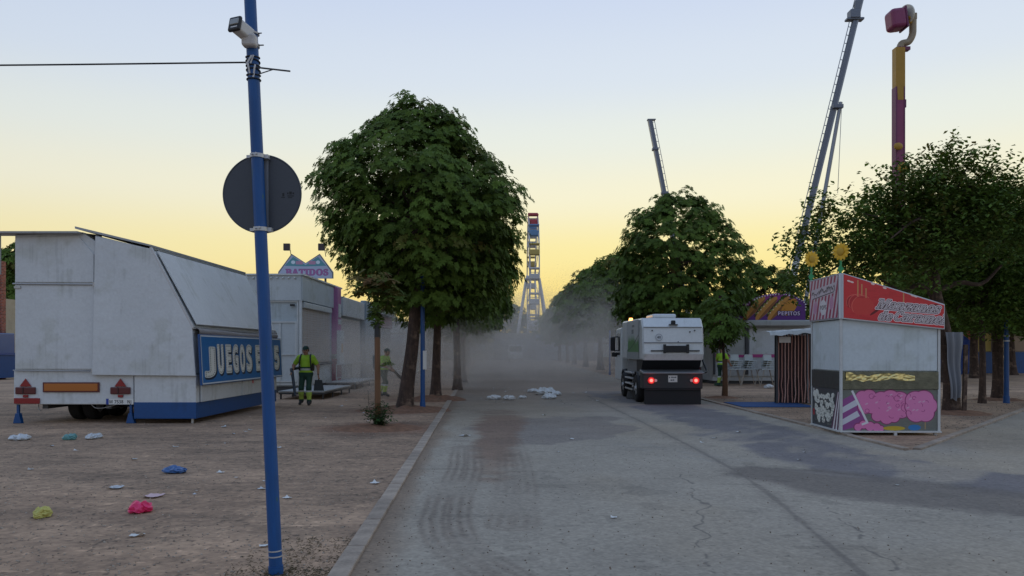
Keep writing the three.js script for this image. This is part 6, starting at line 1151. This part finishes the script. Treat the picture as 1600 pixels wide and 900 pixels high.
const scatter = (n, x0, x1, z0, z1, label, group, m, y, skip) => { for (let k = 0; k < n; k++) { let x = rr(x0, x1), z = rr(z0, z1); if (skip && skip(x, z)) continue; const w = rr(0.04, 0.12); const o = litter('paper_scrap', label, 'litter', x, z, w, w * rr(0.5, 1), w * 0.4, m[k % m.length], y); o.userData.group = group; } };
scatter(34, -8.5, -1.6, -16.5, -6.2, 'small pale paper scrap lying on the bare dirt', 'paper scraps on the dirt', [P_white, P_grey, P_white, P_clear], 0.008);
scatter(16, -6.5, -2.5, -26, -17, 'small pale scrap on the dirt round the tree feet', 'scraps round the trees', [P_white, P_grey], 0.008, (x) => x > -1.9);
scatter(46, -1.2, 4.2, -34, -23, 'white litter scrap on the dusty road ahead', 'litter scraps on the dusty road', [P_white, P_grey], 0.012);
scatter(12, -1, 5, -20, -7, 'small scrap on the near tarmac', 'scraps on the near tarmac', [P_grey, P_white], 0.012);
// stones and twigs too many to count
{
  reseed(55);
  const inst = (name, label, n, geo, m, place, size) => { const o = new THREE.InstancedMesh(geo, m, n), M = new THREE.Matrix4(), q = new THREE.Quaternion(), c = new THREE.Color(); o.name = numbered(name); for (let i = 0; i < n; i++) { const [x, y, z] = place(), s = rr(...size); q.setFromEuler(new THREE.Euler(rr(0, 6), rr(0, 6), rr(0, 6))); M.compose(V(x, y, z), q, V(s * rr(0.7, 1.4), s * rr(0.4, 0.9), s)); o.setMatrixAt(i, M); const k = rr(0.65, 1.35); o.setColorAt(i, c.setRGB(0.3 * k, 0.25 * k, 0.2 * k)); } o.castShadow = o.receiveShadow = true; tag(o, label, 'gravel', null, 'stuff'); scene.add(o); };
  const stone = new THREE.IcosahedronGeometry(0.5, 0);
  inst('gravel', 'loose gravel and grit strewn over the dirt lot', 9000, stone, mat([1, 1, 1], { roughness: 1 }), () => { const d = 4.5 + 16 * Math.pow(rnd(), 1.6); return [leftKerb(d) - 0.2 - rnd() * (2 + d * 0.7), 0.006, -d]; }, [0.006, 0.024]);
  inst('gravel', 'grit and dry leaf bits lying on the tarmac', 1300, stone, mat([0.6, 0.55, 0.5], { roughness: 1 }), () => { const d = 4.5 + 14 * Math.pow(rnd(), 1.5); return [leftKerb(d) + 0.1 + Math.pow(rnd(), 1.6) * (3 + d * 0.6), 0.01, -d]; }, [0.005, 0.018]);
  inst('gravel', 'gravel and bark bits under the trees on the right', 2500, stone, mat([0.9, 0.85, 0.8], { roughness: 1 }), () => { const d = 16 + 12 * rnd(); return [6.4 + rnd() * (d - 12) * 0.8, 0.006, -d]; }, [0.012, 0.04]);
  // low dry grass at the pole foot and the kerb
  const L = new LeafBuilder();
  for (let k = 0; k < 1500; k++) { const z = -5.2 - 1.5 * Math.pow(rnd(), 1.6), x = rnd() < 0.25 ? -1.69 + rr(-0.12, 0.12) : leftKerb(-z) - 0.14 - Math.pow(rnd(), 1.5) * 0.75, b = rr(0, 6.28), s = rr(0.02, 0.06); L.blade([x, 0.004, rnd() < 0.2 ? -5.65 + rr(-0.1, 0.1) : z], [Math.cos(b) * 0.8, rr(0.1, 0.7), Math.sin(b) * 0.8], [-Math.sin(b), 0, Math.cos(b)], s, 0.003, 0.01, rnd() < 0.5 ? [0.12, 0.1, 0.04] : [0.06, 0.06, 0.03]); }
  const o = mesh('dry_grass', L.build(), smallLeaf); tag(o, 'sparse dry grass along the kerb near the blue pole', 'grass', null, 'stuff');
}
// ---------------------------------------------------------------- the dust the sweepers raise, hanging over the avenue
{
  reseed(909);
  const gauss = () => (rnd() + rnd() + rnd() + rnd() - 2) * 0.85;
  // one puff of fine flakes, copied many times at every turn and size
  const N = 3000, s = 0.0117, pos = new Float32Array(N * 9);
  for (let i = 0; i < N; i++) {
    const x = gauss() * 0.95, y = gauss() * 0.7, z = gauss() * 0.95;
    for (let j = 0; j < 3; j++) { pos[i * 9 + j * 3] = x + (rnd() - 0.5) * 2 * s; pos[i * 9 + j * 3 + 1] = y + (rnd() - 0.5) * 2 * s; pos[i * 9 + j * 3 + 2] = z + (rnd() - 0.5) * 2 * s; }
  }
  const puff = new THREE.BufferGeometry(); puff.setAttribute('position', new THREE.BufferAttribute(pos, 3)); puff.computeVertexNormals();
  // where it hangs: centre, spread, amount
  const P = [[-1.5, 0.9, -41, 4.3, 1.3, 8, 2.6], [0.5, 1.2, -52, 5, 1.9, 9, 2.0], [-3.6, 1.5, -34, 2.2, 1.4, 4, 2.4], [-5.2, 1.2, -29, 1.6, 1.0, 2.2, 2.2], [-4.4, 0.9, -26.8, 0.7, 0.6, 0.5, 0.8], [-2.0, 1.3, -29.8, 1.3, 1.0, 1.0, 1.1], [1.5, 2.6, -62, 5.5, 2.3, 9, 2.6], [-4, 2.8, -54, 4.5, 2.1, 8, 1.8], [3.4, 4.2, -64, 5, 3.0, 8, 1.7], [-1, 4.6, -76, 6, 3.6, 9, 1.3], [-7.2, 2, -46, 3, 1.8, 6, 1.8], [4.8, 1.0, -46, 2.6, 1.2, 8, 1.4], [5.8, 3.2, -50, 2.0, 2.2, 3.4, 1.2]];
  const scaleAt = (z) => 0.8 - 0.012 * z, places = [], mass = P.reduce((a, p) => a + p[6] * p[2] * p[2] / scaleAt(p[2]) ** 2, 0);
  for (const p of P) {
    const n = Math.round(1420 * p[6] * p[2] * p[2] / scaleAt(p[2]) ** 2 / mass);
    for (let i = 0; i < n; i++) { let x, y, z, g = 0; do { x = p[0] + gauss() * p[3]; y = Math.abs(p[1] + gauss() * p[4]) + 0.1; z = p[2] + gauss() * p[5]; } while ((vnoise(x * 0.45 + z * 0.21, y * 0.7 + z * 0.17) < rnd() * 0.6 || y > 1.2 - z * (0.045 + 0.075 * rnd())) && g++ < 8); places.push([x, y, z]); }
  }
  const o = new THREE.InstancedMesh(puff, mat([0.84, 0.77, 0.69], { roughness: 1, transmission: 0.5, thickness: 0, transparent: true, opacity: 0.28, side: THREE.DoubleSide, specularIntensity: 0 }), places.length);
  const M = new THREE.Matrix4(), q = new THREE.Quaternion();
  places.forEach(([x, y, z], i) => { q.setFromEuler(new THREE.Euler(0, rr(0, 6.28), rr(-0.3, 0.3))); const k = scaleAt(z) * rr(0.8, 1.25); M.compose(V(x, y, z), q, V(k, k, k)); o.setMatrixAt(i, M); });
  o.name = numbered('dust_cloud'); o.castShadow = o.receiveShadow = true; scene.add(o);
  tag(o, 'brown dust cloud hanging over the avenue between the trees', 'dust', null, 'stuff');
}
renderer.render(scene, camera);
